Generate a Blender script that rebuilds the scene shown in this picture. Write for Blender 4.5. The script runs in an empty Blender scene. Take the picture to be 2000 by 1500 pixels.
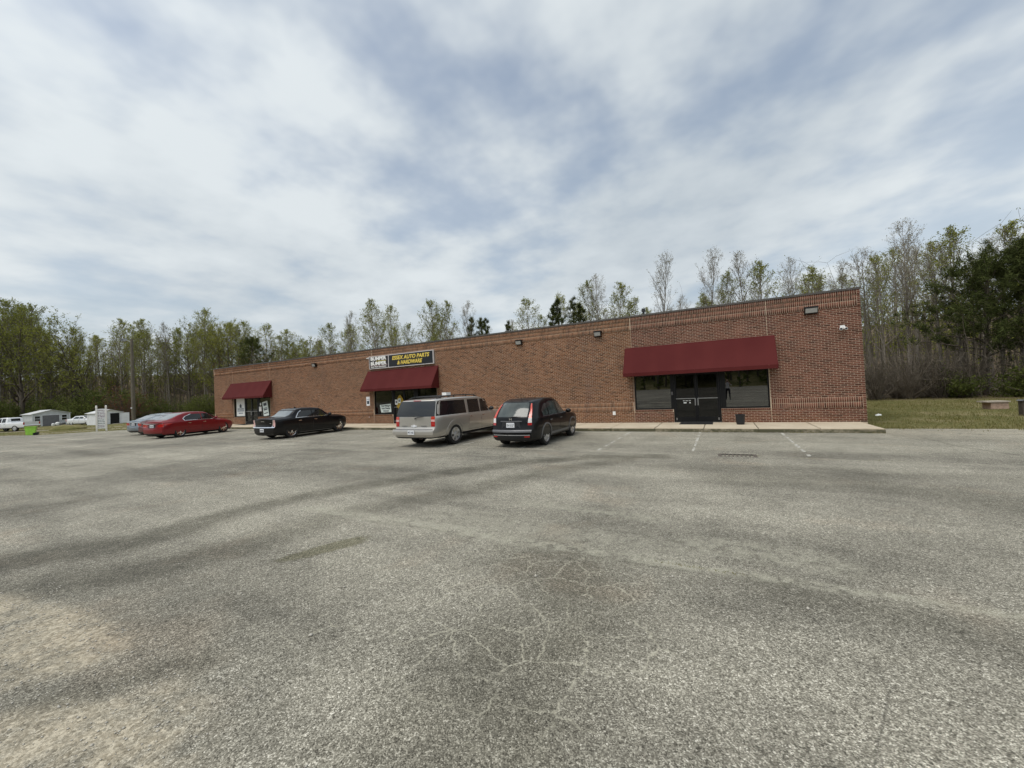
import bpy, bmesh, math, random
import numpy as np
from mathutils import Vector, Matrix, noise as mnoise

S = bpy.context.scene
COL = S.collection
RAD = math.radians

# ------------------------------------------------------------------ camera
cam_d = bpy.data.cameras.new('camera'); cam = bpy.data.objects.new('camera', cam_d); COL.objects.link(cam)
cam_d.sensor_width = 36; cam_d.sensor_fit = 'HORIZONTAL'; cam_d.lens = 13.86
cam_d.clip_start = 0.05; cam_d.clip_end = 3000
CAM = Vector((-4.734, -18.962, 1.71)); YAW, PITCH, ROLL = -0.4854, 0.0191, -0.0458
_f = Vector((math.sin(YAW) * math.cos(PITCH), math.cos(YAW) * math.cos(PITCH), math.sin(PITCH)))
_r0 = Vector((math.cos(YAW), -math.sin(YAW), 0)); _u0 = _r0.cross(_f)
_r = _r0 * math.cos(ROLL) + _u0 * math.sin(ROLL); _u = -_r0 * math.sin(ROLL) + _u0 * math.cos(ROLL)
cam.matrix_world = Matrix(((_r.x, _u.x, -_f.x, CAM.x), (_r.y, _u.y, -_f.y, CAM.y), (_r.z, _u.z, -_f.z, CAM.z), (0, 0, 0, 1)))
S.camera = cam
S.render.resolution_x = 1024; S.render.resolution_y = 768
S.render.engine = 'CYCLES'; S.cycles.max_bounces = 5; S.cycles.diffuse_bounces = 3; S.cycles.glossy_bounces = 3; S.cycles.transmission_bounces = 3; S.cycles.transparent_max_bounces = 6
S.cycles.use_adaptive_sampling = True; S.cycles.adaptive_threshold = 0.02

# ------------------------------------------------------------------ sky, sun, exposure
SUN_AZ, SUN_EL = RAD(-163), RAD(61)          # azimuth from +Y towards +X, elevation
sun_dir = Vector((math.sin(SUN_AZ) * math.cos(SUN_EL), math.cos(SUN_AZ) * math.cos(SUN_EL), math.sin(SUN_EL)))
W = bpy.data.worlds.new('World'); S.world = W; W.use_nodes = True
nt = W.node_tree; N = nt.nodes; LK = nt.links; N.clear()
def wn(t, **kw):
    n = N.new(t)
    for k, v in kw.items(): setattr(n, k, v)
    return n
def wmath(op, a, b=None, c=None):
    n = wn('ShaderNodeMath', operation=op)
    for i, v in enumerate((a, b, c)):
        if v is None: continue
        if hasattr(v, 'is_linked') or hasattr(v, 'links'): LK.new(v, n.inputs[i])
        else: n.inputs[i].default_value = v
    return n.outputs[0]
sky = wn('ShaderNodeTexSky', sky_type='NISHITA'); sky.sun_disc = False
sky.sun_elevation = SUN_EL; sky.sun_rotation = SUN_AZ; sky.air_density = 1.2; sky.dust_density = 2.0
skys = wn('ShaderNodeVectorMath', operation='SCALE'); LK.new(sky.outputs[0], skys.inputs[0]); skys.inputs['Scale'].default_value = 0.13
tc = wn('ShaderNodeTexCoord'); sep = wn('ShaderNodeSeparateXYZ'); LK.new(tc.outputs['Generated'], sep.inputs[0])
zc = wmath('MAXIMUM', sep.outputs[2], 0.0); zc = wmath('ADD', zc, 0.16)
px_ = wmath('DIVIDE', sep.outputs[0], zc); py_ = wmath('DIVIDE', sep.outputs[1], zc)
comb = wn('ShaderNodeCombineXYZ'); LK.new(px_, comb.inputs[0]); LK.new(py_, comb.inputs[1])
def wnoise(scale, detail, rough, off, dist=0.0, stretch=(1, 1, 1), rot=0):
    mp = wn('ShaderNodeMapping'); mp.inputs['Location'].default_value = off; mp.inputs['Scale'].default_value = stretch
    mp.inputs['Rotation'].default_value = (0, 0, rot)
    LK.new(comb.outputs[0], mp.inputs[0])
    n = wn('ShaderNodeTexNoise', noise_dimensions='2D'); n.inputs['Scale'].default_value = scale; n.inputs['Detail'].default_value = detail
    n.inputs['Roughness'].default_value = rough; n.inputs['Distortion'].default_value = dist
    LK.new(mp.outputs[0], n.inputs['Vector']); return n.outputs[0]
n1 = wnoise(0.85, 4, 0.50, (1.3, 4.4, 0), 0.0)
n2 = wnoise(2.7, 4, 0.52, (0.4, 1.9, 0), 0.0)
n3 = wnoise(0.38, 2, 0.5, (11.2, 4.1, 0), 0.0)
n4 = wnoise(1.1, 3, 0.5, (5.0, 2.0, 0), 0.0, (1, 2.0, 1), 0.6)
dens = wmath('ADD', wmath('MULTIPLY', n1, 0.50), wmath('ADD', wmath('MULTIPLY', n2, 0.40), wmath('MULTIPLY', n4, 0.10)))
cov = wn('ShaderNodeMapRange', interpolation_type='SMOOTHSTEP'); LK.new(dens, cov.inputs[0])
cov.inputs[1].default_value = 0.36; cov.inputs[2].default_value = 0.56; cov.inputs[3].default_value = 0.40; cov.inputs[4].default_value = 0.97
# thicker towards the horizon where one looks through more of the layer
hz = wn('ShaderNodeMapRange'); LK.new(sep.outputs[2], hz.inputs[0])
hz.inputs[1].default_value = 0.05; hz.inputs[2].default_value = 0.62; hz.inputs[3].default_value = 0.55; hz.inputs[4].default_value = 0.0
covh = wmath('MINIMUM', wmath('ADD', cov.outputs[0], wmath('MULTIPLY', hz.outputs[0], wmath('SUBTRACT', 1.0, cov.outputs[0]))), 1.0)
ramp = wn('ShaderNodeValToRGB')
shade = wmath('ADD', wmath('MULTIPLY', n3, 0.6), wmath('MULTIPLY', n2, 0.4)); LK.new(shade, ramp.inputs[0])
e = ramp.color_ramp.elements; e[0].position = 0.36; e[0].color = (0.49, 0.55, 0.60, 1); e[1].position = 0.64; e[1].color = (0.71, 0.76, 0.785, 1)
# thin cloud scatters forward: brighter round the sun
dp = wn('ShaderNodeVectorMath', operation='DOT_PRODUCT'); LK.new(tc.outputs['Generated'], dp.inputs[0]); dp.inputs[1].default_value = sun_dir
glow = wmath('POWER', wmath('MAXIMUM', dp.outputs['Value'], 0.0), 3.0)
glow = wmath('ADD', wmath('MULTIPLY', glow, 0.55), 1.0)
cl = wn('ShaderNodeVectorMath', operation='SCALE'); LK.new(ramp.outputs[0], cl.inputs[0]); LK.new(glow, cl.inputs['Scale'])
mx = wn('ShaderNodeMix', data_type='RGBA'); LK.new(covh, mx.inputs[0]); LK.new(skys.outputs[0], mx.inputs[6]); LK.new(cl.outputs[0], mx.inputs[7])
bg = wn('ShaderNodeBackground'); LK.new(mx.outputs[2], bg.inputs[0]); bg.inputs[1].default_value = 1.0
wo = wn('ShaderNodeOutputWorld'); LK.new(bg.outputs[0], wo.inputs[0])

sun_d = bpy.data.lights.new('sun', 'SUN'); sun_d.energy = 1.7; sun_d.angle = RAD(34); sun_d.color = (1.0, 0.95, 0.87)
sun = bpy.data.objects.new('sun', sun_d); COL.objects.link(sun)
sun.rotation_euler = (-sun_dir).to_track_quat('-Z', 'Y').to_euler(); sun.location = (-30, -30, 60)
S.view_settings.view_transform = 'Standard'; S.view_settings.look = 'None'; S.view_settings.exposure = 0.08; S.view_settings.gamma = 1.0
S.view_settings.use_curve_mapping = False

# ------------------------------------------------------------------ helpers
MATS = {}
class NB:
    """small node builder for one material"""
    def __init__(s, name):
        s.m = bpy.data.materials.new(name); s.m.use_nodes = True; s.t = s.m.node_tree; s.t.nodes.clear()
        s.out = s.t.nodes.new('ShaderNodeOutputMaterial'); MATS[name] = s.m
    def n(s, t, ins=None, **kw):
        nd = s.t.nodes.new(t)
        for k, v in kw.items(): setattr(nd, k, v)
        for k, v in (ins or {}).items():
            sk = nd.inputs[k]
            if hasattr(v, 'links'): s.t.links.new(v, sk)
            else: sk.default_value = v
        return nd
    def obj(s): return s.n('ShaderNodeTexCoord').outputs['Object']
    def pos(s): return s.n('ShaderNodeNewGeometry').outputs['Position']
    dim = '3D'
    def noise(s, vec, scale, detail=4, rough=0.55, dist=0.0):
        return s.n('ShaderNodeTexNoise', noise_dimensions=s.dim, ins={'Vector': vec, 'Scale': scale, 'Detail': detail, 'Roughness': rough, 'Distortion': dist}).outputs[0]
    def math(s, op, a, b=0.0, c=0.0): return s.n('ShaderNodeMath', {0: a, 1: b, 2: c}, operation=op).outputs[0]
    def rng(s, v, a, b, c=0.0, d=1.0): return s.n('ShaderNodeMapRange', {0: v, 1: a, 2: b, 3: c, 4: d}).outputs[0]
    def mix(s, f, a, b, mode='MIX'):
        nd = s.n('ShaderNodeMix', {0: f}, data_type='RGBA', blend_type=mode)
        for i, v in ((6, a), (7, b)):
            if hasattr(v, 'links'): s.t.links.new(v, nd.inputs[i])
            else: nd.inputs[i].default_value = v if len(v) == 4 else (*v, 1)
        return nd.outputs[2]
    def ramp(s, v, stops):
        nd = s.n('ShaderNodeValToRGB', {0: v}); el = nd.color_ramp.elements
        while len(el) < len(stops): el.new(0.5)
        for q, (p, c) in zip(el, stops): q.position = p; q.color = (*c, 1)
        return nd.outputs[0]
    def bump(s, h, strength=0.3, dist=0.01): return s.n('ShaderNodeBump', {'Height': h, 'Strength': strength, 'Distance': dist}).outputs[0]
    def bsdf(s, **kw):
        ins = {}
        for k, v in kw.items():
            k = k.replace('_', ' ')
            if isinstance(v, tuple) and len(v) == 3: v = (*v, 1)
            ins[k] = v
        b = s.n('ShaderNodeBsdfPrincipled', ins); s.t.links.new(b.outputs[0], s.out.inputs[0]); return b
    def surf(s, sh): s.t.links.new(sh, s.out.inputs[0])

def plain(name, col, rough=0.6, var=0.12, scale=6.0, bump=0.0, **kw):
    """procedural material with some variation in colour and roughness"""
    b = NB(name); v = b.obj()
    nz = b.noise(v, scale, 5)
    f = b.rng(nz, 0.3, 0.7, 1 - var, 1 + var)
    c = b.n('ShaderNodeVectorMath', {0: col, 'Scale': f}, operation='SCALE').outputs[0]
    r = b.rng(nz, 0.3, 0.7, max(0.02, rough - 0.06), min(1, rough + 0.06))
    a = dict(Base_Color=c, Roughness=r, **kw)
    if bump: a['Normal'] = b.bump(b.noise(v, scale * 8, 3), bump, 0.004)
    b.bsdf(**a); return b.m

class MB:
    """collects geometry for one mesh"""
    def __init__(s): s.v = []; s.f = []; s.mi = []; s.m = 0
    def add(s, vs, fs):
        o = len(s.v); s.v.extend([tuple(p) for p in vs]); s.f.extend([tuple(i + o for i in f) for f in fs]); s.mi.extend([s.m] * len(fs)); return s
    def box(s, x0, x1, y0, y1, z0, z1):
        vs = [(x, y, z) for z in (z0, z1) for y in (y0, y1) for x in (x0, x1)]
        return s.add(vs, [(0, 2, 3, 1), (4, 5, 7, 6), (0, 1, 5, 4), (2, 6, 7, 3), (0, 4, 6, 2), (1, 3, 7, 5)])
    def prism(s, pts, y0, y1, axis='y'):
        n = len(pts)
        def P(a, b, t): return {'y': (a, t, b), 'z': (a, b, t), 'x': (t, a, b)}[axis]
        vs = [P(a, b, y0) for a, b in pts] + [P(a, b, y1) for a, b in pts]
        fs = [tuple(range(n)), tuple(range(2 * n - 1, n - 1, -1))] + [(i, i + n, (i + 1) % n + n, (i + 1) % n) for i in range(n)]
        return s.add(vs, fs)
    def tube(s, pts, rad, n=8, cap=True):
        pts = [Vector(p) for p in pts]; rad = rad if isinstance(rad, (list, tuple)) else [rad] * len(pts)
        vs = []; prev = None
        for i, p in enumerate(pts):
            d = (pts[min(i + 1, len(pts) - 1)] - pts[max(i - 1, 0)]).normalized()
            if prev is None: a = d.orthogonal().normalized()
            else: a = (prev - d * prev.dot(d)).normalized()
            prev = a; b = d.cross(a)
            for k in range(n):
                t = 2 * math.pi * k / n; vs.append(p + (a * math.cos(t) + b * math.sin(t)) * rad[i])
        fs = [(i * n + k, i * n + (k + 1) % n, (i + 1) * n + (k + 1) % n, (i + 1) * n + k) for i in range(len(pts) - 1) for k in range(n)]
        if cap: fs += [tuple(range(n - 1, -1, -1)), tuple((len(pts) - 1) * n + k for k in range(n))]
        return s.add(vs, fs)
    def lathe(s, prof, n=24, axis='z', c=(0, 0, 0), closed=False):
        """prof: list of (radius, height)"""
        vs = []
        for r, h in prof:
            for k in range(n):
                t = 2 * math.pi * k / n; a, b = r * math.cos(t), r * math.sin(t)
                p = (a, b, h) if axis == 'z' else (a, h, b)
                vs.append((p[0] + c[0], p[1] + c[1], p[2] + c[2]))
        m = len(prof); q = m if closed else m - 1
        fs = [(i * n + k, i * n + (k + 1) % n, ((i + 1) % m) * n + (k + 1) % n, ((i + 1) % m) * n + k) for i in range(q) for k in range(n)]
        if not closed: fs += [tuple(range(n - 1, -1, -1)), tuple((m - 1) * n + k for k in range(n))]
        return s.add(vs, fs)
    def mesh(s, name, mats, smooth=None, fixn=True):
        me = bpy.data.meshes.new(name); me.from_pydata(s.v, [], s.f)
        for m in (mats if isinstance(mats, (list, tuple)) else [mats]): me.materials.append(MATS[m] if isinstance(m, str) else m)
        if max(s.mi, default=0) > 0: me.polygons.foreach_set('material_index', s.mi)
        if fixn:
            bm = bmesh.new(); bm.from_mesh(me); bmesh.ops.recalc_face_normals(bm, faces=bm.faces); bm.to_mesh(me); bm.free()
        if smooth is not None:
            me.polygons.foreach_set('use_smooth', [True] * len(me.polygons)); me.set_sharp_from_angle(angle=RAD(smooth))
        me.update(); return me
    def build(s, name, mats, parent=None, smooth=None, loc=None, fixn=True):
        return link(name, s.mesh(name, mats, smooth, fixn), parent, loc)

def link(name, me, parent=None, loc=None):
    o = bpy.data.objects.new(name, me); COL.objects.link(o)
    if parent is not None: o.parent = parent
    if loc is not None: o.location = loc
    return o
def tag(o, label=None, cat=None, group=None, kind=None):
    for k, v in (('label', label), ('category', cat), ('group', group), ('kind', kind)):
        if v: o[k] = v
    return o
def empty(name, loc, label, cat, group=None, rz=0.0):
    o = bpy.data.objects.new(name, None); COL.objects.link(o); o.location = loc; o.rotation_euler = (0, 0, rz)
    o.empty_display_size = 0.2
    return tag(o, label, cat, group)
def copy_tree(o, parent=None):
    c = o.copy(); COL.objects.link(c); c.parent = parent
    for ch in list(o.children): copy_tree(ch, c)
    return c
def npmesh(name, V, F, mats, smooth=False):
    """V (n,3) float, F (m,3|4) int arrays"""
    V = np.asarray(V, dtype=np.float32); F = np.asarray(F, dtype=np.int32); k = F.shape[1]
    me = bpy.data.meshes.new(name); me.vertices.add(len(V)); me.vertices.foreach_set('co', V.ravel())
    me.loops.add(F.size); me.loops.foreach_set('vertex_index', F.ravel())
    me.polygons.add(len(F)); me.polygons.foreach_set('loop_start', np.arange(len(F), dtype=np.int32) * k)
    me.polygons.foreach_set('loop_total', np.full(len(F), k, dtype=np.int32))
    for m in (mats if isinstance(mats, (list, tuple)) else [mats]): me.materials.append(MATS[m])
    me.update(calc_edges=True); me.validate()
    if smooth: me.polygons.foreach_set('use_smooth', [True] * len(me.polygons))
    return me
def text_mesh(name, txt, size, mat, shear=0.0, bold=0.0, align='CENTER', width=None, depth=0.004, space=1.0):
    """writing as flat raised letters in the XZ plane facing -Y"""
    cu = bpy.data.curves.new(name, 'FONT'); cu.body = txt; cu.size = size; cu.shear = shear; cu.offset = bold
    cu.align_x = align; cu.align_y = 'CENTER'; cu.extrude = depth; cu.space_character = space; cu.resolution_u = 3
    t = bpy.data.objects.new(name, cu); COL.objects.link(t)
    bpy.context.view_layer.update()
    me = bpy.data.meshes.new_from_object(t.evaluated_get(bpy.context.evaluated_depsgraph_get()))
    bpy.data.objects.remove(t); bpy.data.curves.remove(cu)
    xs = [v.co.x for v in me.vertices]
    sc = width / (max(xs) - min(xs)) if width and xs else 1.0
    me.transform(Matrix.Rotation(RAD(90), 4, 'X') @ Matrix.Diagonal((sc, 1, 1, 1)))
    me.materials.clear(); me.materials.append(MATS[mat]); me.name = name; return me

HILL_X, HILL_Y = [-260, -150, -128, -110, -77, -20, -2, 4, 11, 60], [-80, -24, 4, 32, 38, 42, 36, 30, 28, 22]     # foot of the wooded rise
def sstep(t): t = min(1.0, max(0.0, t)); return t * t * (3 - 2 * t)
def zg(x, y):
    """ground height: parking strip falls to a gutter, the lot rises behind it; the land drops a little to the west"""
    z = -0.14
    if y < -7.6: z += 0.025 * min(-7.6 - y, 42)
    if x < -53: z -= 0.26 * sstep((-53 - x) / 19.0)
    if y > -1 and x > -2: z += 0.04 * sstep((y + 1) / 12.0) * sstep((x + 2) / 2)
    if y > 14: z += 0.25 * sstep((y - 14) / 14.0)
    if y < -52: z += 3.2 * sstep((-52 - y) / 16.0)
    z += 13.0 * sstep((y - float(np.interp(x, HILL_X, HILL_Y))) / 70.0)
    return z

# ------------------------------------------------------------------ materials
def mk_asphalt():
    b = NB('asphalt'); p = b.pos(); b.dim = '2D'
    at = lambda n: b.n('ShaderNodeAttribute', attribute_name=n).outputs['Fac']
    vor = b.n('ShaderNodeTexVoronoi', voronoi_dimensions='2D', ins={'Vector': p, 'Scale': 165.0, 'Randomness': 1.0})
    vor2 = b.n('ShaderNodeTexVoronoi', voronoi_dimensions='2D', ins={'Vector': p, 'Scale': 62.0, 'Randomness': 1.0})
    rnd = b.n('ShaderNodeSeparateColor', {0: vor.outputs['Color']}).outputs[0]
    rnd2 = b.n('ShaderNodeSeparateColor', {0: vor2.outputs['Color']}).outputs[1]
    wob = b.noise(p, 160.0, 2)
    g = b.math('ADD', b.math('MULTIPLY', rnd, 0.62), b.math('ADD', b.math('MULTIPLY', rnd2, 0.22), b.math('MULTIPLY', wob, 0.22)))
    col = b.ramp(g, [(0.12, (0.062, 0.056, 0.043)), (0.38, (0.184, 0.170, 0.134)), (0.64, (0.300, 0.280, 0.224)), (0.84, (0.525, 0.492, 0.402)), (0.96, (0.86, 0.815, 0.70))])
    # broad weathering
    big = b.noise(p, 0.16, 3, 0.55, 0.4); mid = b.noise(p, 0.9, 4, 0.6, 0.3); sm = b.noise(p, 5.0, 4, 0.6)
    mp = b.n('ShaderNodeMapping', {'Vector': p, 'Rotation': (0, 0, 0.12), 'Scale': (0.13, 0.95, 1)}).outputs[0]
    lane = b.noise(mp, 1.0, 4, 0.55)
    wv = b.math('ADD', b.math('MULTIPLY', b.rng(big, .3, .7), .42), b.math('ADD', b.math('MULTIPLY', b.rng(mid, .3, .7), .26), b.math('ADD', b.math('MULTIPLY', b.rng(lane, .3, .7), .34), b.math('MULTIPLY', b.rng(sm, .3, .7), .14))))
    col = b.n('ShaderNodeVectorMath', {0: col, 'Scale': b.rng(wv, .2, .95, .52, 1.26)}, operation='SCALE').outputs[0]
    brk = b.rng(b.noise(p, 2.6, 4, 0.65), .32, .62)
    dark = b.math('MULTIPLY', at('dark'), b.rng(brk, 0, 1, .62, 1.0))
    col = b.mix(b.math('MULTIPLY', dark, .80), col, b.n('ShaderNodeVectorMath', {0: col, 1: (0.43, 0.425, 0.39)}, operation='MULTIPLY').outputs[0])
    oil = b.math('MULTIPLY', b.rng(b.math('ADD', at('oil'), b.math('MULTIPLY', brk, .5)), .45, .95), b.rng(at('oil'), 0, .1))
    col = b.mix(b.math('MULTIPLY', oil, .70), col, b.n('ShaderNodeVectorMath', {0: col, 1: (0.50, 0.50, 0.36)}, operation='MULTIPLY').outputs[0])
    tan = b.math('MULTIPLY', at('tan'), b.rng(b.noise(p, 3.2, 4, 0.7), .30, .58))
    grain = b.mix(rnd2, (0.30, 0.255, 0.180), (0.60, 0.53, 0.40))
    col = b.mix(b.math('MULTIPLY', tan, b.rng(rnd, 0, 1, .55, 1.0)), col, grain)
    pale = b.math('MULTIPLY', at('pale'), b.rng(b.noise(p, 7.0, 3, 0.7), .34, .60))
    col = b.mix(b.math('MULTIPLY', pale, .85), col, b.mix(rnd, (0.25, 0.235, 0.17), (0.46, 0.44, 0.36)))
    red = b.math('MULTIPLY', b.rng(b.noise(p, 0.55, 3, 0.6), .60, .74), .30)
    col = b.mix(red, col, b.n('ShaderNodeVectorMath', {0: col, 1: (1.12, 0.96, 0.86)}, operation='MULTIPLY').outputs[0])
    # fine cracks
    vc = b.n('ShaderNodeTexVoronoi', voronoi_dimensions='2D', ins={'Vector': b.mix(0.10, p, b.n('ShaderNodeTexNoise', noise_dimensions='2D', ins={'Vector': p, 'Scale': 1.6, 'Detail': 3.0}).outputs['Color'], 'ADD'), 'Scale': 0.42}, feature='DISTANCE_TO_EDGE').outputs[0]
    crk = b.math('MULTIPLY', b.rng(vc, 0.0, 0.004, 1, 0), b.math('MULTIPLY', b.rng(b.noise(p, 0.35, 3), .50, .60), b.rng(b.noise(p, 18.0, 3, .7), .38, .56)))
    va = b.n('ShaderNodeTexVoronoi', voronoi_dimensions='2D', ins={'Vector': b.mix(0.11, p, b.n('ShaderNodeTexNoise', noise_dimensions='2D', ins={'Vector': p, 'Scale': 7.0, 'Detail': 3.0, 'Roughness': .7}).outputs['Color'], 'ADD'), 'Scale': 3.3}, feature='DISTANCE_TO_EDGE').outputs[0]
    alg = b.math('MULTIPLY', b.rng(va, 0.0, 0.032, 1, 0), b.math('MULTIPLY', at('alg'), b.math('MULTIPLY', b.rng(b.noise(p, 2.2, 3), .30, .46), b.rng(b.noise(p, 26.0, 3, .7), .30, .50))))
    col = b.mix(b.math('MULTIPLY', crk, .6), col, (0.05, 0.047, 0.038, 1))
    col = b.mix(b.math('MULTIPLY', alg, .62), col, (0.52, 0.49, 0.38, 1))
    hgt = b.math('ADD', b.math('MULTIPLY', vor.outputs['Distance'], -1.0), b.math('MULTIPLY', wob, .5))
    nrm = b.bump(hgt, 0.5, 0.004)
    b.bsdf(Base_Color=col, Roughness=b.rng(dark, 0, 1, .92, .78), Normal=nrm, Specular_IOR_Level=0.25)
mk_asphalt()

def mk_ground():
    b = NB('grass_ground'); p = b.pos(); b.dim = '2D'
    at = lambda n: b.n('ShaderNodeAttribute', attribute_name=n).outputs['Fac']
    n1 = b.noise(p, 0.35, 5, .6, .3); n2 = b.noise(p, 3.0, 6, .65); n3 = b.noise(p, 28.0, 4, .6)
    col = b.ramp(b.math('ADD', b.math('MULTIPLY', n1, .6), b.math('MULTIPLY', n2, .4)), [(.34, (.105, .110, .034)), (.50, (.175, .160, .060)), (.62, (.28, .235, .125))])
    col = b.mix(b.rng(n3, .35, .7, 0, .5), col, (.045, .05, .018, 1))
    litter = b.ramp(b.noise(p, 2.2, 6, .7), [(.3, (.080, .060, .040)), (.55, (.15, .115, .075)), (.72, (.23, .18, .125))])
    col = b.mix(at('litter'), col, litter)
    grav = b.ramp(b.noise(p, 9.0, 6, .7), [(.3, (.20, .17, .125)), (.7, (.40, .355, .28))])
    col = b.mix(b.math('MULTIPLY', at('gravel'), b.rng(b.noise(p, 1.1, 5), .30, .48)), col, grav)
    b.bsdf(Base_Color=col, Roughness=.95, Specular_IOR_Level=.15, Normal=b.bump(n3, .5, .03))
mk_ground()

def mk_brick(name, stops, tint=(1, 1, 1)):
    b = NB(name); p = b.pos(); g = b.n('ShaderNodeNewGeometry'); oi = b.n('ShaderNodeObjectInfo')
    rnd = b.math('FRACT', b.math('ADD', g.outputs['Random Per Island'], b.math('MULTIPLY', oi.outputs['Random'], 7.31)))
    col = b.ramp(rnd, stops)
    blot = b.noise(p, 0.42, 5, .6, .4)
    col = b.n('ShaderNodeVectorMath', {0: col, 'Scale': b.rng(blot, .3, .7, .84, 1.14)}, operation='SCALE').outputs[0]
    sz = b.noise(p, 55.0, 3)
    col = b.n('ShaderNodeVectorMath', {0: col, 'Scale': b.rng(sz, .3, .7, .84, 1.16)}, operation='SCALE').outputs[0]
    # splash dirt low on the wall and a few run-off stains
    z = b.n('ShaderNodeSeparateXYZ', {0: p}).outputs[2]
    sp = b.math('MULTIPLY', b.rng(z, 0.02, 0.42, .55, 0.0), b.rng(b.noise(p, 1.3, 5, .6), .42, .66))
    col = b.mix(sp, col, (.20, .085, .030, 1))
    mp = b.n('ShaderNodeMapping', {'Vector': p, 'Scale': (0.9, 1, 0.12)}).outputs[0]
    run = b.math('MULTIPLY', b.rng(b.noise(mp, 1.0, 4), .60, .76), .45)
    col = b.mix(run, col, (.085, .038, .040, 1))
    b.bsdf(Base_Color=col, Roughness=.88, Specular_IOR_Level=.2, Normal=b.bump(sz, .35, .003))
mk_brick('brick_brown', [(0, (.100, .046, .025)), (.2, (.185, .083, .042)), (.5, (.215, .099, .050)), (.8, (.255, .124, .066)), (1, (.130, .058, .031))])
mk_brick('brick_red', [(0, (.082, .034, .024)), (.2, (.145, .058, .038)), (.5, (.172, .069, .045)), (.8, (.205, .087, .058)), (1, (.105, .043, .030))])
def mk_mortar():
    b = NB('mortar'); p = b.pos(); n = b.noise(p, 1.2, 5); n2 = b.noise(p, 40, 3)
    c = b.mix(b.rng(n, .3, .7), (.52, .41, .30), (.66, .54, .41)); c = b.mix(b.rng(n2, .3, .8, 0, .22), c, (.36, .27, .20))
    b.bsdf(Base_Color=c, Roughness=.95, Specular_IOR_Level=.1)
mk_mortar()
def mk_concrete(name, a, c, moss=0.0):
    b = NB(name); p = b.pos(); n = b.noise(p, .8, 6, .6, .3); n2 = b.noise(p, 14, 5, .65); n3 = b.noise(p, 90, 2)
    col = b.mix(b.rng(n, .3, .7), a, c); col = b.mix(b.rng(n2, .5, .8, 0, .35), col, (.20, .165, .12))
    col = b.mix(b.rng(b.noise(p, .5, 4), .55, .72, 0, .45), col, (.36, .235, .13))
    z = b.n('ShaderNodeSeparateXYZ', {0: p}).outputs[2]
    if moss:
        f = b.math('MULTIPLY', b.rng(z, -.03, -.012, 1, 0), b.rng(b.noise(p, 3.0, 5, .7), .30, .52, .35, 1))
        col = b.mix(f, col, (.105, .10, .062, 1))
    b.bsdf(Base_Color=col, Roughness=.92, Specular_IOR_Level=.2, Normal=b.bump(n3, .3, .003))
mk_concrete('sidewalk_concrete', (.50, .42, .31), (.62, .54, .41), 1.0)
mk_concrete('slab_concrete', (.36, .31, .25), (.46, .41, .34))

def mk_paint(name, col, metal=0.0, rough=.28, coat=1.0, spec=.5):
    b = NB(name); v = b.obj(); n = b.noise(v, 2.5, 4); z = b.n('ShaderNodeSeparateXYZ', {0: v}).outputs[2]
    dust = b.math('MULTIPLY', b.rng(z, .15, .75, .10, 0.006), b.rng(b.noise(v, 7, 5), .3, .7, .4, 1))
    c = b.mix(dust, col, (.20, .18, .15, 1))
    b.bsdf(Base_Color=c, Metallic=metal, Roughness=b.rng(n, .3, .7, rough - .05, rough + .06), Coat_Weight=coat, Coat_Roughness=.05, Specular_IOR_Level=spec)
mk_paint('paint_black', (.004, .004, .005), 0, .40, .45, .10)
mk_paint('paint_pewter', (.50, .47, .42), .6, .36)
mk_paint('paint_red', (.20, .006, .010), .15, .35, .6, .2)
mk_paint('paint_darkred', (.11, .007, .010), .2, .35, .6, .2)
mk_paint('paint_grey', (.20, .24, .28), .6, .36)
mk_paint('paint_white', (.78, .79, .80), 0, .35)
mk_paint('trim_grey', (.115, .115, .12), 0, .5, .2)
plain('trim_black', (.012, .012, .013), .5, .2)
plain('rubber', (.018, .017, .016), .85, .25, 12)
plain('underbody', (.008, .008, .008), .9, .2)
plain('chrome', (.78, .78, .79), .14, .05, 3, Metallic=1.0)
plain('alloy', (.66, .66, .67), .32, .10, 9, Metallic=0.7)
plain('lamp_red', (.42, .012, .010), .16, .2, 30, Coat_Weight=1.0)
plain('lamp_orange', (.55, .045, .018), .18, .2, 30, Coat_Weight=1.0)
plain('lamp_clear', (.74, .70, .68), .14, .1, 30, Coat_Weight=1.0)
plain('lamp_pink', (.70, .42, .40), .16, .12, 30, Coat_Weight=1.0)
plain('plate_white', (.78, .79, .81), .4, .05)
plain('print_dark', (.03, .035, .05), .5, .1)
plain('print_blue', (.03, .075, .16), .5, .2)
plain('print_navy', (.02, .035, .055), .5, .2)
plain('print_purple', (.20, .06, .14), .6, .3, 20)
plain('seam_dark', (.01, .01, .01), .7, .1)
def mk_glass(name, tint, trans, rough=.02, ior=1.5):
    b = NB(name); v = b.obj()
    tr = b.n('ShaderNodeBsdfTransparent', {0: (*tint, 1)}).outputs[0]
    gl = b.n('ShaderNodeBsdfGlossy', {0: (1, 1, 1, 1), 'Roughness': rough, 'Normal': b.bump(b.noise(v, .7, 2), .015, .05)}).outputs[0]
    fr = b.n('ShaderNodeFresnel', {0: ior}).outputs[0]
    df = b.n('ShaderNodeBsdfDiffuse', {0: (.012, .013, .013, 1)}).outputs[0]
    body = b.n('ShaderNodeMixShader', {0: trans, 1: df, 2: tr}).outputs[0]
    b.surf(b.n('ShaderNodeMixShader', {0: fr, 1: body, 2: gl}).outputs[0]); b.m.use_backface_culling = False
mk_glass('shop_glass', (.12, .13, .125), .9, .01, 2.4); mk_glass('door_glass', (.06, .065, .06), .9, .015, 1.55)
mk_glass('clear_glass', (.62, .65, .63), .95, .01, 1.6)
plain('car_glass', (.012, .014, .015), .05, .1, 2, Specular_IOR_Level=.5, Coat_Weight=.2, Coat_Roughness=.03)
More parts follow.
